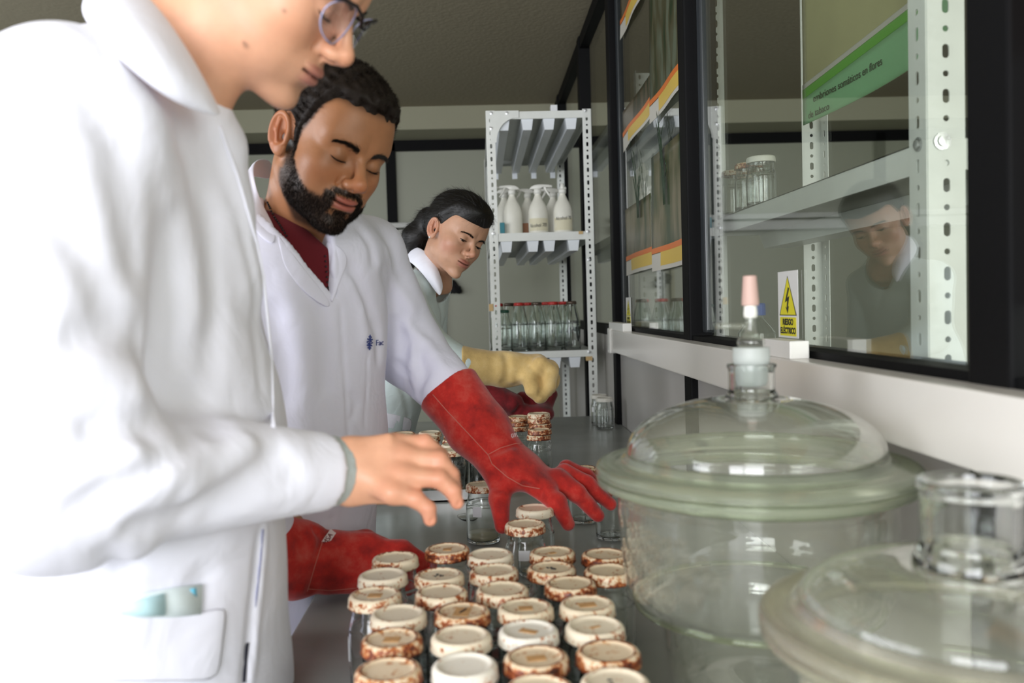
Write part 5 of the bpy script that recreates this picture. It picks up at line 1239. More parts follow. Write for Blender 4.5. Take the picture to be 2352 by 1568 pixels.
c1 = solid('lab_coat', [((-.66, .60, .46), (-.10, 1.26, 1.72), .0050)], coat1b, 'coat_white', p1)
# grey knitted cuff, collar, pocket, placket
ax = np.array(WR1)-np.array(EL1); ax /= np.linalg.norm(ax)
def cuff(P):
    e = cone(P, np.array(WR1)-ax*.012, np.array(WR1)+ax*.020, .0405, .0380); i = cone(P, np.array(WR1)+ax*.008, np.array(WR1)+ax*.06, .0335, .0335); s_ = (P-np.array(WR1, f32)) @ ax.astype(f32); return smax(np.maximum(e, np.abs(s_-.009)-.0095), -i, .002)+.0004*np.sin(np.arctan2(P[:, 2]-WR1[2], P[:, 1]-WR1[1])*60)
solid('cuff', [(np.array(WR1)-.06, np.array(WR1)+.06, .0020)], cuff, 'cuff_grey', p1)
def rowt(*q): return list(q)
def rowpx(*q): return [Wf(u, v, D) for u, v, D in q]
sheet('collar', [rowpx((250, -90, .90), (345, -10, .845), (400, 62, .825), (448, 140, .825), (482, 205, .835), (508, 262, .850)),
                 rowpx((215, -60, .83), (300, 10, .775), (360, 80, .765), (415, 150, .775), (460, 208, .795), (506, 262, .835)),
                 rowpx((190, -10, .80), (255, 60, .752), (320, 130, .748), (385, 192, .762), (440, 232, .785), (504, 264, .825)),
                 rowpx((180, 30, .80), (235, 100, .765), (300, 162, .760), (365, 215, .770), (430, 250, .792), (500, 268, .825))], 'coat_white', p1, .0035)
seam('slit', coat1b, [(566, 1475), (562, 1510), (560, 1540), (558, 1567)], 'trouser_dark', p1, .0035, -.001)
seam('piping', coat1b, [(604, 1215), (598, 1290), (588, 1380), (575, 1470)], mat('piping_blue', (.25, .26, .42), .8), p1, .0012, 0)
seam('placket_edge', coat1b, [(505, 290), (545, 400), (590, 560), (618, 700), (625, 860), (628, 980)], 'coat_white', p1, .0022, -.0004)
pk = [[onsurf(coat1b, u, v, off=.004 if j else .002) for u, v in r] for j, r in enumerate([[(195, 1398), (270, 1410), (340, 1413), (410, 1411), (470, 1402), (525, 1388)], [(195, 1440), (270, 1452), (340, 1455), (410, 1452), (470, 1443), (520, 1430)], [(192, 1500), (268, 1510), (338, 1512), (408, 1508), (468, 1500), (512, 1490)], [(190, 1567), (265, 1567), (335, 1567), (405, 1567), (462, 1567), (505, 1560)]])]
sheet('pocket', pk, 'coat_white', p1, .003, 1)
fm = empty('face_mask_packet', onsurf(coat1b, 360, 1385, off=.006)); tag(fm, 'pale blue folded disposable mask tucked in the white coat pocket', 'mask')
mat('mask_blue', (.58, .84, .90), .6); mat('mask_pale', (.80, .91, .93), .6); mat('mask_print', (.15, .55, .75), .5)
r0 = [[onsurf(coat1b, u, v, off=.0045) for u, v in r] for r in ([(250, 1386), (330, 1362), (395, 1350), (464, 1341)], [(262, 1400), (330, 1392), (398, 1384), (464, 1376)], [(270, 1412), (335, 1418), (400, 1417), (462, 1410)])]
inv(sheet('folded_sheet', r0, 'mask_pale', fm, .0015, 0), fm)
r0 = [[onsurf(coat1b, u, v, off=.0070) for u, v in r] for r in ([(275, 1390), (330, 1373), (378, 1362)], [(275, 1400), (330, 1400), (380, 1398)], [(280, 1410), (330, 1415), (378, 1413)])]
inv(sheet('inner_fold', r0, 'mask_blue', fm, .0015, 0), fm)
r0 = [[onsurf(coat1b, u, v, off=.0068) for u, v in r] for r in ([(436, 1352), (450, 1349)], [(436, 1372), (452, 1370)])]
inv(sheet('printed_mark', r0, 'mask_print', fm, .0012, 0), fm)
legs(p1, [(-.43, .92, .93), (-.43, 1.06, .93)], [(-.50, .90, 0), (-.50, 1.08, 0)], 'trouser_dark')

# ---- person 2: bearded, head bowed, white coat over a maroon shirt, red gauntlets
H2 = Head((-137, -25.7, -11), (-.233, 1.352, 1.613), slot=.0010, lid=-.66, nose=1.05, gaze=-.9, brow=1.25, lip=.85)
p2_ = empty('person', (-.42, 1.5, 0)); tag(p2_, 'bearded person with short dark hair in a white coat, arranging jars in red gauntlet gloves', 'person')
s2 = np.array([.72, .69, 0]); f2 = np.array([.69, -.72, 0])
RS2, LS2, NB2 = (-.445, 1.375, 1.480), tuple(W(850, 580, 1.6)), (-.300, 1.455, 1.500)
EL2, CF2 = tuple(W(938, 802, 1.68)), tuple(W(1026, 893, 1.60))
ER2, CR2 = (-.46, 1.33, 1.19), tuple(W(600, 1215, 1.30))
def body2(P):
    d = H2.f(P); nk = cone(P, H2.wor((0, -.028, -.040)), NB2, .056, .064); d = smin(d, nk, .025)
    d = smin(d, cone(P, H2.wor((.035, .0, -.045)), np.array(NB2)+f2*.05+[0, 0, -.03], .022, .026), .03)
    t = flat(P, (-.315, 1.475, 1.40), (-.40, 1.50, 1.0), (.13, .085), (.13, .09), s2); d = smin(d, t, .05)
    d = smin(d, cone(P, NB2, RS2, .04, .04), .03); d = smin(d, cone(P, NB2, LS2, .04, .04), .03)
    d = smin(d, chain(P, [LS2, EL2, W(1160, 1060, 1.52)], (.04, .034, .026), .02), .02); d = smin(d, chain(P, [RS2, ER2, W(735, 1290, 1.33)], (.04, .034, .026), .02), .02)
    d = smin(d, ell(P, W(1200, 1085, 1.51), (.03, .03, .02)), .02)
    d = smin(d, chain(P, [(-.44, 1.42, .95), (-.46, 1.42, .5), (-.47, 1.42, .1)], (.06, .045, .035), .02), .03); d = smin(d, chain(P, [(-.44, 1.58, .95), (-.46, 1.60, .5), (-.47, 1.60, .1)], (.06, .045, .035), .02), .03)
    return d
SK2 = (.40, .175, .080)
def beard_mask(p):
    x = np.abs(p[:, 0]); y, z = p[:, 1], p[:, 2]
    zc = -.012-.040*smooth(y, .012, .075)                     # cheek line
    m = smooth(zc-z, -.002, .010)*smooth(y, -.004, .012)*smooth(z, -.128, -.112)
    m = np.maximum(m, smooth(.0100-np.abs(y-.0175), 0, .005)*smooth(z, -.05, -.035)*smooth(.03-z, 0, .01)*smooth(x, .05, .055))  # sideburn
    mus = smooth(y, .078, .084)*smooth(-np.abs(z+.0415)+.0075, -.001, .003)*smooth(.034-x, 0, .014); m = np.maximum(m, mus)
    m = np.maximum(m, smooth(.010-np.abs(x-.029), 0, .005)*smooth(y, .065, .075)*smooth(z, -.085, -.075)*smooth(-.040-z, 0, .005))
    lipc = smooth(y, .080, .086)*smooth(.0225-x, 0, .003)*smooth(-np.abs(z+.0555)+.0125, -.001, .003); m = m*(1-lipc)
    bare = smooth(y, .076, .082)*smooth(.0065-np.abs(x-.0165), 0, .003)*smooth(-np.abs(z+.0735)+.006, 0, .003); m = m*(1-bare*.7); m = m*(1-smooth(x, .068, .072)*(z > -.045)*(y < .012))
    return m
def col2(P):
    c = H2.colour(P, SK2, (.36, .095, .075), flush=(1.12, .80, .72)); p = H2.loc(P); b = beard_mask(p)*.93
    c = c*(1-b[:, None])+V3(.030, .018, .012)*b[:, None]
    g = smooth(hairline(p, .084, .018, -.025), -.010, .010)*.9*(1-smooth(np.abs(p[:, 0]), .066, .070)*(np.sqrt(((p[:, 1]+.012)/.030)**2+((p[:, 2]-.002)/.042)**2) < 1)); c = c*(1-g[:, None])+V3(.02, .012, .008)*g[:, None]
    cir = np.exp(-(((np.abs(p[:, 0])-.032)/.018)**2+((p[:, 2]-.004)/.010)**2))*smooth(p[:, 1], .06, .07)*.3; return c*(1-cir[:, None])
hd2 = (H2.t-[.15, .15, .19], H2.t+[.15, .16, .15]); cut2 = cutbox(body2, *hd2)
b2o = multi('body', [(body2, *hd2, .0014), (cut2, (-.62, 1.22, .05), (.14, 1.80, 1.56), .010)], 'skin', p2_, col2)
eyeballs(H2, p2_)
surf2 = np.empty(len(b2o.data.vertices)*3, f32); b2o.data.vertices.foreach_get('co', surf2); surf2 = surf2.reshape(-1, 3); surf2 = surf2[((surf2 > hd2[0]) & (surf2 < hd2[1])).all(1)]
hf2 = hair_f(H2, .0085, front=.085, temple=.022, back=-.015, rough=.0022, rs=230)
o = solid('hair', [(H2.t-.15, H2.t+.16, .0022)], hf2, 'hair_brown', p2_)
def comb_short(P, N):
    b = (np.array([[0, .8, .9]]) @ H2.R.T); return np.repeat(b, len(P), 0)+rng.normal(size=P.shape)*.5
v, q = blades_on(hf2, surf2, lambda P: smooth(hairline(H2.loc(P), .083, .018, -.015), 0, .01)*(np.sqrt(((H2.loc(P)[:, 1]+.012)/.027)**2+((H2.loc(P)[:, 2]-.002)/.040)**2) > 1)*(H2.loc(P)[:, 2] > -.005), 24000, comb_short, .0075, .0005, lift=1.3)
add_geo(o, v, q)
v, q = blades_on(H2.f, surf2, lambda P: beard_mask(H2.loc(P)), 24000, lambda P, N: np.repeat(np.array([[0, .15, -1.]]) @ H2.R.T, len(P), 0)+rng.normal(size=P.shape)*.35, .0078, .00055, lift=.42)
raw_mesh('beard', v, q, 'beard_hair', p2_)
v, q = brow_geo(H2, 900, .0075, .00055, .0024); raw_mesh('eyebrows', v, q, 'brow_hair', p2_)
# shirt
def shirt2(P):
    t = flat(P, np.array(NB2)+[0, 0, -.06]+f2*.005, (-.36, 1.50, 1.12), (.135, .100), (.14, .11), s2); t = smin(t, cone(P, NB2, LS2, .052, .05), .03); t = smin(t, cone(P, NB2, RS2, .052, .05), .03)
    q = P-np.array(NB2, f32); s = q@s2.astype(f32); z = q[:, 2]; fr = q@f2.astype(f32)
    hole = cone(P, np.array(NB2)+[0, 0, .10], np.array(NB2)+f2*.035+[0, 0, .008], .064, .060); v_ = np.maximum(np.abs(s-.0)-(z+.050)*.95, -fr)
    return smax(smax(t, -hole, .006), -v_, .004)
solid('shirt', [((-.50, 1.28, 1.08), (-.12, 1.68, 1.60), .0035)], wr(shirt2, .0015, 30), 'scrub_maroon', p2_)
_el = [(np.array(W(u, v, D))-NB2) for u, v, D in ((612, 483, 1.335), (633, 527, 1.335), (694, 606, 1.345), (757, 686, 1.385))]
_er = [(np.array(W(u, v, D))-NB2) for u, v, D in ((738, 500, 1.42), (743, 546, 1.385), (750, 620, 1.375), (760, 688, 1.387))]
NOT_Z = min(_el[-1][2], _er[-1][2])+NB2[2]
def NOT_L(z): return np.interp(z-NB2[2], [e[2] for e in _el][::-1], [e@s2 for e in _el][::-1])
def NOT_R(z): return np.interp(z-NB2[2], [e[2] for e in _er][::-1], [e@s2 for e in _er][::-1])
print('notch', [(round(float(e@s2), 3), round(float(e[2]), 3)) for e in _el+_er])
def coat2_base(P):
    d = flat(P, (-.312, 1.472, 1.42), (-.345, 1.495, 1.14), (.172, .112), (.182, .138), s2)
    d = smin(d, flat(P, (-.345, 1.495, 1.14), (-.37, 1.50, .98), (.182, .138), (.185, .140), s2), .04)
    d = smin(d, flat(P, (-.40, 1.50, .95), (-.48, 1.50, .50), (.19, .14), (.21, .17), s2), .05)
    d = smin(d, cone(P, np.array(NB2)+[0, 0, -.005], RS2, .064, .064), .04); d = smin(d, cone(P, np.array(NB2)+[.0, .01, .0], LS2, .062, .064), .035)
    d = smin(d, flat(P, np.array(NB2)+[0, 0, -.055]+f2*.004, (-.345, 1.495, 1.14), (.150, .112), (.165, .125), s2), .03)
    d = clampbench(P, d)
    s = cone(P, LS2, EL2, .062, .068); s = smin(s, cone(P, EL2, CF2, .066, .056), .03); r_ = cone(P, RS2, ER2, .064, .060); r_ = smin(r_, cone(P, ER2, CR2, .058, .05), .03)
    d = smin(d, s, .018); d = smin(d, r_, .02)
    q = P-np.array(NB2, f32); sc_ = q@s2.astype(f32); fr = q@f2.astype(f32); z = P[:, 2]
    V_ = np.maximum(np.maximum(np.maximum(NOT_L(z)-sc_, sc_-NOT_R(z)), NOT_Z-z), -fr+.02)
    d = smax(d, -V_, .004)
    neck = cone(P, np.array(NB2)+[0, 0, .14], np.array(NB2)+[0, 0, -.03], .070, .074); return smax(d, -neck, .008)
F2 = [([(650, 640), (690, 760), (700, 900), (690, 1050)], .022, -.006), ([(620, 700), (650, 820), (655, 940)], .018, .007), ([(730, 700), (748, 800), (745, 900)], .014, .005),
      ([(782, 700), (788, 800), (795, 900), (800, 985)], .0035, .006), ([(800, 985), (805, 1100)], .004, .005), ([(845, 820), (842, 900), (838, 980)], .003, .004),
      ([(800, 600), (840, 680), (868, 760), (872, 830)], .012, .010), ([(880, 620), (920, 720), (925, 820)], .016, .008), ([(900, 700), (980, 790), (1020, 850)], .014, -.007), ([(905, 830), (935, 860), (945, 910)], .010, .009), ([(960, 820), (975, 860), (960, 915)], .010, .008), ([(930, 740), (950, 830), (935, 880)], .012, -.007),
      ([(820, 520), (850, 560), (860, 610)], .012, .006), ([(880, 560), (900, 640), (950, 720)], .014, -.006), ([(800, 640), (830, 700), (840, 790)], .012, -.005), ([(800, 900), (818, 930), (806, 970)], .008, .004), ([(760, 1185), (765, 1220)], .004, .004)]
coat2 = folds(coat2_base, F2); coat2b = wr(coat2, .0020, 30)
solid('lab_coat', [((-.72, 1.18, .48), (.02, 1.84, 1.60), .0045)], coat2b, 'coat_lilac', p2_)
def onpx(f, lst, off): return [onsurf(f, u, v, D0=1.0, off=off) if f is not None else None for u, v in lst]
sheet('lapel', snap(coat2_base, [rowt((742, 548, 1.375), (746, 600, 1.372), (752, 650, 1.374), (760, 692, 1.385)), rowt((768, 556, 1.385), (768, 606, 1.378), (765, 652, 1.378), (762, 694, 1.385)), rowt((792, 575, 1.41), (803, 602, 1.40), (782, 640, 1.390), (765, 696, 1.388))]), 'coat_lilac', p2_, .003)
sheet('lapel', snap(coat2_base, [rowt((633, 527, 1.335), (668, 575, 1.335), (705, 625, 1.345), (758, 690, 1.38)), rowt((640, 560, 1.325), (672, 605, 1.325), (708, 650, 1.338), (758, 698, 1.38)), rowt((650, 610, 1.33), (678, 650, 1.332), (712, 685, 1.345), (760, 712, 1.385))]), 'coat_lilac', p2_, .003)
sheet('collar', snap(coat2_base, [rowt((622, 366, 1.46), (596, 362, 1.43), (578, 378, 1.39), (590, 440, 1.35), (612, 485, 1.335), (636, 530, 1.33)), rowt((628, 388, 1.48), (588, 374, 1.42), (562, 392, 1.37), (574, 460, 1.325), (598, 510, 1.31), (634, 552, 1.315)), rowt((630, 420, 1.50), (575, 400, 1.42), (548, 420, 1.36), (560, 490, 1.315), (590, 540, 1.305), (628, 566, 1.31))]), 'coat_lilac', p2_, .004)
sheet('collar', snap(coat2_base, [rowt((735, 520, 1.46), (742, 545, 1.40), (748, 556, 1.39)), rowt((765, 505, 1.50), (775, 535, 1.42), (790, 572, 1.405)), rowt((775, 500, 1.53), (800, 530, 1.47), (806, 570, 1.43))]), 'coat_lilac', p2_, .004)
# necklace
neckp = lambda P: np.minimum(body2(P), shirt2(P))
pts = [(601, 395), (603, 420), (608, 445), (614, 465), (620, 478), (630, 498), (640, 512), (650, 528), (662, 548)]
P_ = [onsurf(neckp, u, v, D0=1.1, off=.003) for u, v in pts]; P_ = [p for p in P_ if p is not None]; bm = bmesh.new()
for a, b in zip(P_, P_[1:]):
    for t in (0, .33, .66): c = Vector(a).lerp(Vector(b), t); m4 = Matrix.Translation(c); bmesh.ops.create_icosphere(bm, subdivisions=1, radius=.0021, matrix=m4)
for (u, v) in [(747, 588), (748, 600), (749, 612), (750, 624), (751, 636), (752, 648), (753, 660)]:
    c = onsurf(neckp, u, v, D0=1.1, off=.003)
    if c is not None: bmesh.ops.create_icosphere(bm, subdivisions=1, radius=.0019, matrix=Matrix.Translation(c))
obj('necklace', bm, 'spectacle_black', p2_, True)
# embroidered emblem and lettering on the chest
def on_coat(f, u, v, name, build, m, parent, lift=.0012):
    c = onsurf(f, u, v, D0=.8)
    if c is None: print('no surface for', u, v); c = W(u, v, 1.5)
    n = grad(f, np.array([c], f32))[0]; n[2] *= .3; n /= np.linalg.norm(n); rt = np.cross([0, 0, 1.], n); rt /= np.linalg.norm(rt); up = np.cross(n, rt)
    M_ = Matrix(((rt[0], up[0], n[0], c[0]+n[0]*lift), (rt[1], up[1], n[1], c[1]+n[1]*lift), (rt[2], up[2], n[2], c[2]+n[2]*lift), (0, 0, 0, 1))); return M_
M_ = on_coat(coat2b, 848, 786, 'e', None, None, None); bm = bmesh.new()
for k_ in range(12):
    a = 2*PI*k_/12
    for rr, sz in ((.0105, .0015), (.0066, .0014)): bmesh.ops.create_icosphere(bm, subdivisions=1, radius=sz, matrix=M_ @ Matrix.Translation((rr*math.cos(a+rr*40), rr*math.sin(a+rr*40), 0)))
tube(bm, [M_ @ Vector((0, -.013, 0)), M_ @ Vector((0, .013, 0))], .0012, 6); tube(bm, [M_ @ Vector((-.004, -.003, 0)), M_ @ Vector((.004, .003, 0))], .0009, 6); obj('chest_emblem', bm, 'print_navy', p2_)
M_ = on_coat(coat2b, 871, 787, 'e', None, None, None, .0016); text_mesh('chest_lettering', 'Fac', .014, M_, 'print_navy', p2_, .0003)
legs(p2_, [(-.46, 1.42, .93), (-.46, 1.58, .93)], [(-.50, 1.42, 0), (-.50, 1.62, 0)], 'trouser_lilac', .09)

# ---- gauntlets of person 2
TH2 = ([Wf(1150, 1085, 1.52), Wf(1146, 1145, 1.475), Wf(1153, 1208, 1.465)], (.021, .018, .0135))
FG2 = [([Wf(1236, 1118, 1.485), Wf(1278, 1152, 1.455), Wf(1305, 1203, 1.46)], (.0195, .0165, .0120)), ([Wf(1278, 1098, 1.505), Wf(1325, 1132, 1.49), Wf(1374, 1184, 1.50)], (.0190, .0165, .0120)),
       ([Wf(1296, 1086, 1.53), Wf(1348, 1112, 1.53), Wf(1402, 1158, 1.545)], (.0180, .0155, .0115)), ([Wf(1302, 1076, 1.56), Wf(1345, 1092, 1.57), Wf(1396, 1130, 1.59)], (.0170, .0140, .0105))]
wd2 = np.array(W(1275, 1090, 1.58))-np.array(W(1235, 1125, 1.47))
def glove2(P):
    a, b, c = W(1030, 893, 1.60), W(1098, 985, 1.565), W(1158, 1058, 1.525)
    wd = np.cross(np.array(c)-np.array(a), [0, -.3, 1.])
    d = flat(P, a, b, (.062, .062), (.056, .052), wd); d = smin(d, flat(P, b, c, (.056, .052), (.046, .038), wd), .02)
    d = smin(d, flat(P, c, W(1200, 1082, 1.515), (.044, .036), (.050, .030), wd2), .025); d = smin(d, flat(P, W(1200, 1082, 1.515), W(1262, 1108, 1.51), (.050, .029), (.048, .022), wd2), .02)
    for pts, r in FG2: d = smin(d, chain(P, pts, r, .006), .010)
    d = smin(d, chain(P, *TH2, .008), .022)
    ax_ = np.array(b)-np.array(a); ax_ /= np.linalg.norm(ax_); s_ = (P-np.array(a, f32)) @ ax_.astype(f32)
    d = smax(d, -s_-.0, .003); i = cone(P, np.array(a)-ax_*.05, np.array(a)+ax_*.03, .053, .046); return smax(d, -i, .004)
g2 = folds(glove2, [([(1122, 1040), (1150, 1030), (1185, 1020), (1215, 1018)], .007, .006), ([(1126, 1060), (1140, 1075), (1150, 1100)], .008, .005), ([(1050, 930), (1085, 990), (1120, 1050)], .012, .004), ([(1115, 1040), (1085, 1010), (1060, 975)], .010, .005), ([(1200, 1110), (1225, 1128), (1245, 1135)], .008, .005), ([(1185, 1110), (1190, 1140), (1192, 1175)], .010, .006), ([(1155, 1075), (1200, 1095), (1235, 1110)], .010, -.003), ([(1080, 900), (1120, 950), (1150, 1000)], .018, -.003), ([(1135, 1110), (1150, 1130)], .006, .003)])
g2b = wr(g2, .0014, 60)
gv = solid('left_gauntlet', [(np.minimum(W(960, 1230, 1.4), W(1030, 1250, 1.4))-[.03, .02, .01], np.array([.27, 1.70, 1.30]), .0027)], g2b, 'red_suede', p2_)
seam('seam', g2b, [(994, 906), (1028, 945), (1080, 1000), (1122, 1045), (1130, 1065), (1165, 1095), (1200, 1115), (1240, 1122)], 'seam_thread', gv, .0009, .0003)
seam('seam', g2b, [(1122, 1043), (1150, 1028), (1185, 1018), (1214, 1020)], 'seam_thread', gv, .0008, .0003)
M_ = on_coat(g2b, 1180, 1000, 'e', None, None, None, .001); text_mesh('printed_mark', 'GUM', .011, M_, 'print_white', gv, .0003)
def glove2r(P):
    a, b, c = W(590, 1265, 1.29), W(690, 1285, 1.325), W(745, 1292, 1.34)
    d = flat(P, a, b, (.066, .05), (.060, .045), (0, .1, 1)); d = smin(d, flat(P, b, c, (.060, .045), (.048, .034), (0, .1, 1)), .012)
    d = smin(d, flat(P, W(760, 1292, 1.345), W(850, 1290, 1.355), (.050, .036), (.048, .026), (0, .3, 1)), .008)
    for q, r in (([(860, 1262), (925, 1265), (972, 1290)], .018), ([(862, 1285), (930, 1290), (984, 1315)], .018), ([(860, 1305), (925, 1315), (975, 1335)], .017), ([(850, 1325), (905, 1338), (945, 1345)], .016)): d = smin(d, chain(P, [Wf(u, v, 1.365) for u, v in q], (r, r*.9, r*.7), .005), .010)
    d = smin(d, chain(P, [Wf(770, 1250, 1.37), Wf(840, 1240, 1.40), Wf(890, 1255, 1.41)], (.022, .018, .014), .006), .015)
    return smax(d, .9025-P[:, 2], .004)
g2r = wr(folds(glove2r, [([(745, 1225), (730, 1290), (715, 1360)], .010, .010), ([(690, 1240), (705, 1300), (695, 1350)], .012, .006), ([(720, 1215), (740, 1230), (760, 1222)], .006, .006), ([(780, 1290), (850, 1270), (900, 1262)], .012, .004)]), .0018, 50)
gr = solid('right_gauntlet', [((-.47, 1.20, .895), (-.04, 1.47, 1.08), .0030)], g2r, 'red_suede', p2_)
seam('seam', g2r, [(745, 1230), (726, 1290), (706, 1358)], 'seam_thread', gr, .0008, .0002); seam('seam', g2r, [(706, 1352), (760, 1356), (820, 1350)], 'seam_thread', gr, .0007, .0002)
M_ = on_coat(g2r, 752, 1238, 'e', None, None, None, .001) @ Matrix.Rotation(.75, 4, 'Z')
bm = bmesh.new(); bx(bm, -.016, .016, -.0055, .0055, -.0004, .0006); bmesh.ops.transform(bm, matrix=M_, verts=bm.verts[:]); obj('woven_tag', bm, 'print_white', gr)
text_mesh('tag_lettering', 'MSA', .011, M_ @ Matrix.Translation((0, 0, .001)), 'dark_red_suede', gr, .0003)

# ---- person 3: woman at the back in a pale mint coat
H3 = Head((-140, -20.5, -18.9), (-.069, 2.407, 1.559), sc=.92, fem=1, slot=.0042, lid=-.42, nose=.84, gaze=-.5, lip=1.05, brow=.8)
p3 = empty('person', (-.40, 2.68, 0)); tag(p3, 'farthest person, dark ponytail and earring, pale mint coat, one tan glove', 'person')
s3 = np.array([.22, .975, 0]); f3 = np.array([.866, -.5, 0])
NB3 = (-.135, 2.505, 1.455); RS3 = (-.215, 2.395, 1.405); LS3 = (-.150, 2.68, 1.40)
ER3 = tuple(W(985, 800, 2.27)); CR3 = tuple(W(1066, 838, 2.25)); WR3 = tuple(W(1165, 850, 2.28))
ELL3 = (-.16, 2.72, 1.19); WL3 = tuple(W(1150, 912, 2.62))
def body3(P):
    d = H3.f(P); d = smin(d, cone(P, H3.wor((0, -.030, -.045)), NB3, .045, .050), .025)
    d = smin(d, cone(P, H3.wor((.03, 0, -.05)), np.array(NB3)+f3*.04+[0, 0, -.03], .018, .02), .025)
    d = smin(d, flat(P, (-.19, 2.53, 1.36), (-.36, 2.63, 1.0), (.10, .055), (.12, .08), s3), .04)
    for a in (RS3, LS3): d = smin(d, cone(P, NB3, a, .035, .035), .03)
    d = smin(d, chain(P, [RS3, ER3, WR3], (.035, .030, .024), .02), .02); d = smin(d, chain(P, [LS3, ELL3, WL3], (.035, .030, .022), .02), .02)
    for y in (2.60, 2.76): d = smin(d, chain(P, [(-.42, y, .95), (-.43, y, .5), (-.44, y, .1)], (.055, .045, .033), .02), .03)
    return d
hd3 = (H3.t-[.14, .15, .17], H3.t+[.14, .14, .13]); cut3 = cutbox(body3, *hd3)
def col3(P):
    c = H3.colour(P, (.56, .31, .20), (.42, .14, .11), flush=(.98, .70, .66)); p = H3.loc(P)
    k = np.exp(-(((p-V3(.052, .050, -.028))/V3(.02, .022, .020))**2).sum(1))*.4; c = c*(1-k[:, None]*V3(.08, .5, .35)); return c
b3o = multi('body', [(body3, *hd3, .0016), (cut3, (-.55, 2.15, .05), (.16, 2.90, 1.53), .011)], 'skin', p3, col3)
eyeballs(H3, p3)
v, q = brow_geo(H3, 420, .0065, .0008, .0016); raw_mesh('eyebrows', v, q, 'brow_hair', p3)
def hair3(P):
    p = H3.loc(P); y = p[:, 1]; z = p[:, 2]; xx = p[:, 0]
    zl = np.where(y > .050, .062+.012*smooth(xx, .0, -.05), np.where(y > -.005, .012+(.050)*smooth(y, -.005, .050), -.052))
    g = z-zl; ear = np.sqrt(((y+.008)/.022)**2+((z+.006)/.036)**2)-1
    th = .0135*smooth(g, -.004, .050)*smooth(ear, -.1, .25)-.0040*(1-smooth(g, -.004, .006))+.006*smooth(z, .05, .12)
    d = H3.fl(p, False)-th
    tail = chain(p, [(0, -.095, .045), (.004, -.132, .020), (.014, -.150, -.050), (.012, -.150, -.125), (.0, -.150, -.215)], (.030, .040, .041, .030, .008), .02); d = smin(d, tail, .018)
    d = smin(d, ell(p, (0, -.07, .03), (.06, .05, .06)), .02)
    u = np.sin(np.arctan2(xx, z+.02)*120+wob(p, 30, 4, 3)*2.)*.00025; return (d+u+wob(p, 55, 4, 5)*.0009)*H3.sc
o = solid('hair', [(H3.t-[.20, .18, .24], H3.t+[.16, .22, .15], .0026)], hair3, 'hair_black', p3)
hv = np.empty(len(o.data.vertices)*3, f32); o.data.vertices.foreach_get('co', hv); hv = hv.reshape(-1, 3)
v, q = blades_on(hair3, hv, lambda P: (H3.fl(H3.loc(P), False) > .004)*1.0, 6000, lambda P, N: np.repeat(np.array([[0, -1., -.5]]) @ H3.R.T, len(P), 0)+rng.normal(size=P.shape)*.15, .030, .0005, lift=.12, seg=4); add_geo(o, v, q)
er = H3.wor((.0815, -.006, -.0285)); bm = bmesh.new(); bmesh.ops.create_icosphere(bm, subdivisions=2, radius=.0032, matrix=Matrix.Translation(er)); obj('earring', bm, mat('pearl', (.85, .85, .85), .1, metal=.6), p3, True)
def coat3_base(P):
    d = flat(P, (-.190, 2.53, 1.36), (-.262, 2.58, 1.18), (.140, .085), (.140, .10), s3); d = smin(d, flat(P, (-.262, 2.58, 1.18), (-.34, 2.63, 1.0), (.14, .11), (.15, .12), s3), .04)
    d = smin(d, flat(P, (-.36, 2.65, .97), (-.44, 2.68, .5), (.15, .12), (.17, .15), s3), .04)
    for a in (RS3, LS3): d = smin(d, cone(P, np.array(NB3)+[0, 0, -.012], a, .052, .052), .03)
    d = clampbench(P, d)
    s = smin(cone(P, RS3, ER3, .056, .054), cone(P, ER3, CR3, .052, .044), .02); l = smin(cone(P, LS3, ELL3, .05, .048), cone(P, ELL3, WL3, .046, .036), .02); d = smin(smin(d, s, .015), l, .015)
    neck = cone(P, H3.wor((0, -.03, -.05)), np.array(NB3)+[0, 0, -.02], .052, .056); return smax(d, -neck, .006)
F3 = [([(1000, 650), (1012, 700), (1015, 740)], .008, .006), ([(940, 610), (965, 680), (990, 740)], .012, .005), ([(920, 880), (940, 950), (930, 990)], .010, .005), ([(962, 920), (958, 985)], .006, .006), ([(970, 920), (966, 985)], .005, -.004)]
c3 = wr(folds(coat3_base, F3), .0022, 30); solid('lab_coat', [((-.62, 2.10, .48), (.10, 2.92, 1.52), .006)], c3, 'coat_mint', p3)
sheet('collar', snap(coat3_base, [rowt((930, 570, 2.58), (955, 562, 2.47), (985, 580, 2.42), (1005, 610, 2.40), (1020, 655, 2.41)), rowt((918, 585, 2.58), (940, 575, 2.45), (975, 600, 2.39), (998, 640, 2.375), (1016, 672, 2.39)), rowt((912, 600, 2.60), (930, 592, 2.46), (962, 618, 2.385), (990, 655, 2.37), (1010, 685, 2.385))]), 'coat_white', p3, .005)
pk = [[onsurf(c3, u, v, D0=2.2, off=.003) for u, v in r] for r in ([(876, 945), (905, 950), (930, 956), (948, 962)], [(874, 962), (904, 968), (928, 973), (946, 978)], [(872, 980), (902, 986), (926, 990), (944, 994)])]
if all(p is not None for r in pk for p in r): sheet('pocket', pk, 'coat_white', p3, .002, 1)
legs(p3, [(-.42, 2.62, .93), (-.42, 2.74, .93)], [(-.47, 2.60, 0), (-.47, 2.78, 0)], 'trouser_dark', .075)
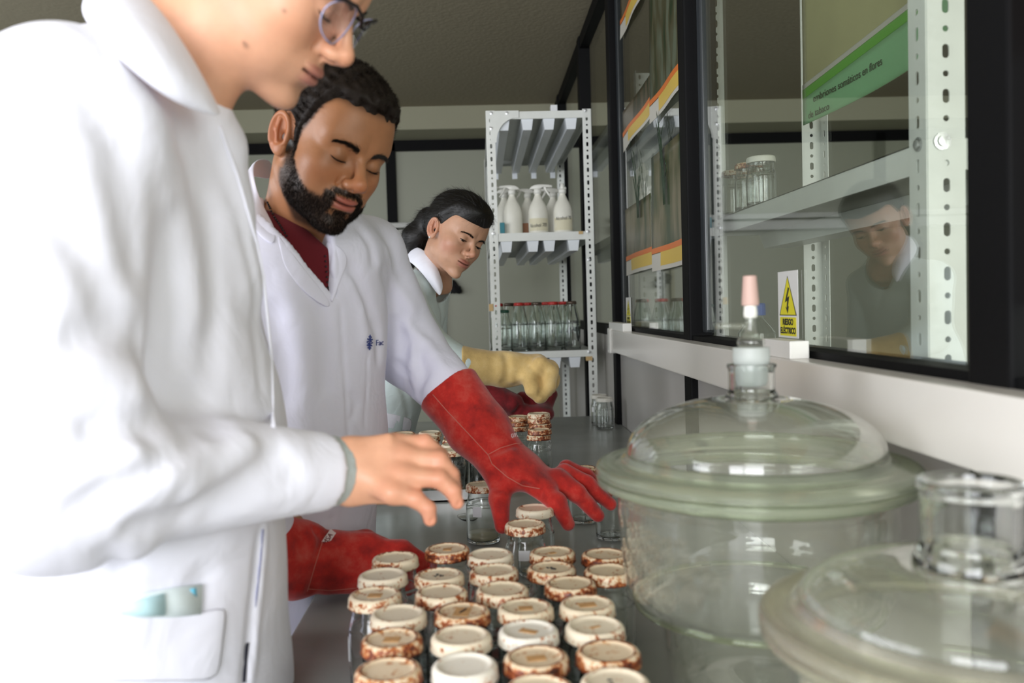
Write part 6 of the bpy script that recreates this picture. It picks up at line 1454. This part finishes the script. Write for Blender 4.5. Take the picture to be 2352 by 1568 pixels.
def glove3(P):
    a, b, c = W(1052, 838, 2.255), W(1160, 848, 2.28), W(1232, 846, 2.29)
    d = flat(P, a, b, (.054, .052), (.042, .042), (0, 0, 1)); d = smin(d, flat(P, b, c, (.042, .040), (.040, .038), (0, 0, 1)), .03)
    for q, D in (([(1240, 838), (1262, 855), (1260, 885), (1246, 912)], 2.25), ([(1238, 838), (1264, 848), (1268, 878), (1258, 900)], 2.29), ([(1235, 836), (1262, 845), (1270, 870), (1266, 892)], 2.33)): d = smin(d, chain(P, [Wf(u, v, D) for u, v in q], (.024, .022, .019, .0145), .008), .012)
    d = smin(d, chain(P, [Wf(1215, 865, 2.25), Wf(1224, 895, 2.24), Wf(1237, 914, 2.24)], (.026, .020, .0135), .008), .014); d = smin(d, cone(P, Wf(1255, 840, 2.31), Wf(1274, 857, 2.31), .014, .009), .008)
    ax_ = np.array(b)-np.array(a); ax_ /= np.linalg.norm(ax_); s_ = (P-np.array(a, f32)) @ ax_.astype(f32); d = smax(d, -s_, .003); return smax(d, -cone(P, np.array(a)-ax_*.05, np.array(a)+ax_*.03, .045, .034), .003)
g3 = wr(folds(glove3, [([(1160, 812), (1166, 850), (1160, 880)], .012, .006), ([(1150, 882), (1180, 886), (1210, 880)], .010, .004), ([(1250, 850), (1245, 880), (1238, 905)], .005, .004)]), .0014, 60)
solid('tan_glove', [((-.09, 2.14, 1.06), (.24, 2.42, 1.29), .0030)], g3, 'tan_suede', p3)
def glove3l(P):
    d = cone(P, W(1128, 905, 2.60), W(1178, 928, 2.57), .036, .034); d = smin(d, ell(P, W(1215, 952, 2.60), (.078, .05, .036)), .02); d = smin(d, cone(P, W(1245, 945, 2.62), W(1266, 905, 2.66), .026, .020), .02)
    d = smin(d, cone(P, W(1200, 915, 2.62), W(1222, 918, 2.60), .022, .018), .008); return d
g3l = wr(folds(glove3l, [([(1190, 900), (1196, 930), (1180, 950)], .008, .008)]), .0016, 70)
gq = solid('red_glove', [((.0, 2.44, .96), (.26, 2.74, 1.14), .0032)], g3l, 'dark_red_suede', p3)
remember(None)
for par in (p1, p2_, p3):
    for ch in [o for o in C.objects if o.parent == par]:
        if ch.type == 'EMPTY': ch.matrix_parent_inverse = Matrix.Translation(par.location).inverted(); continue
        inv(ch, par)
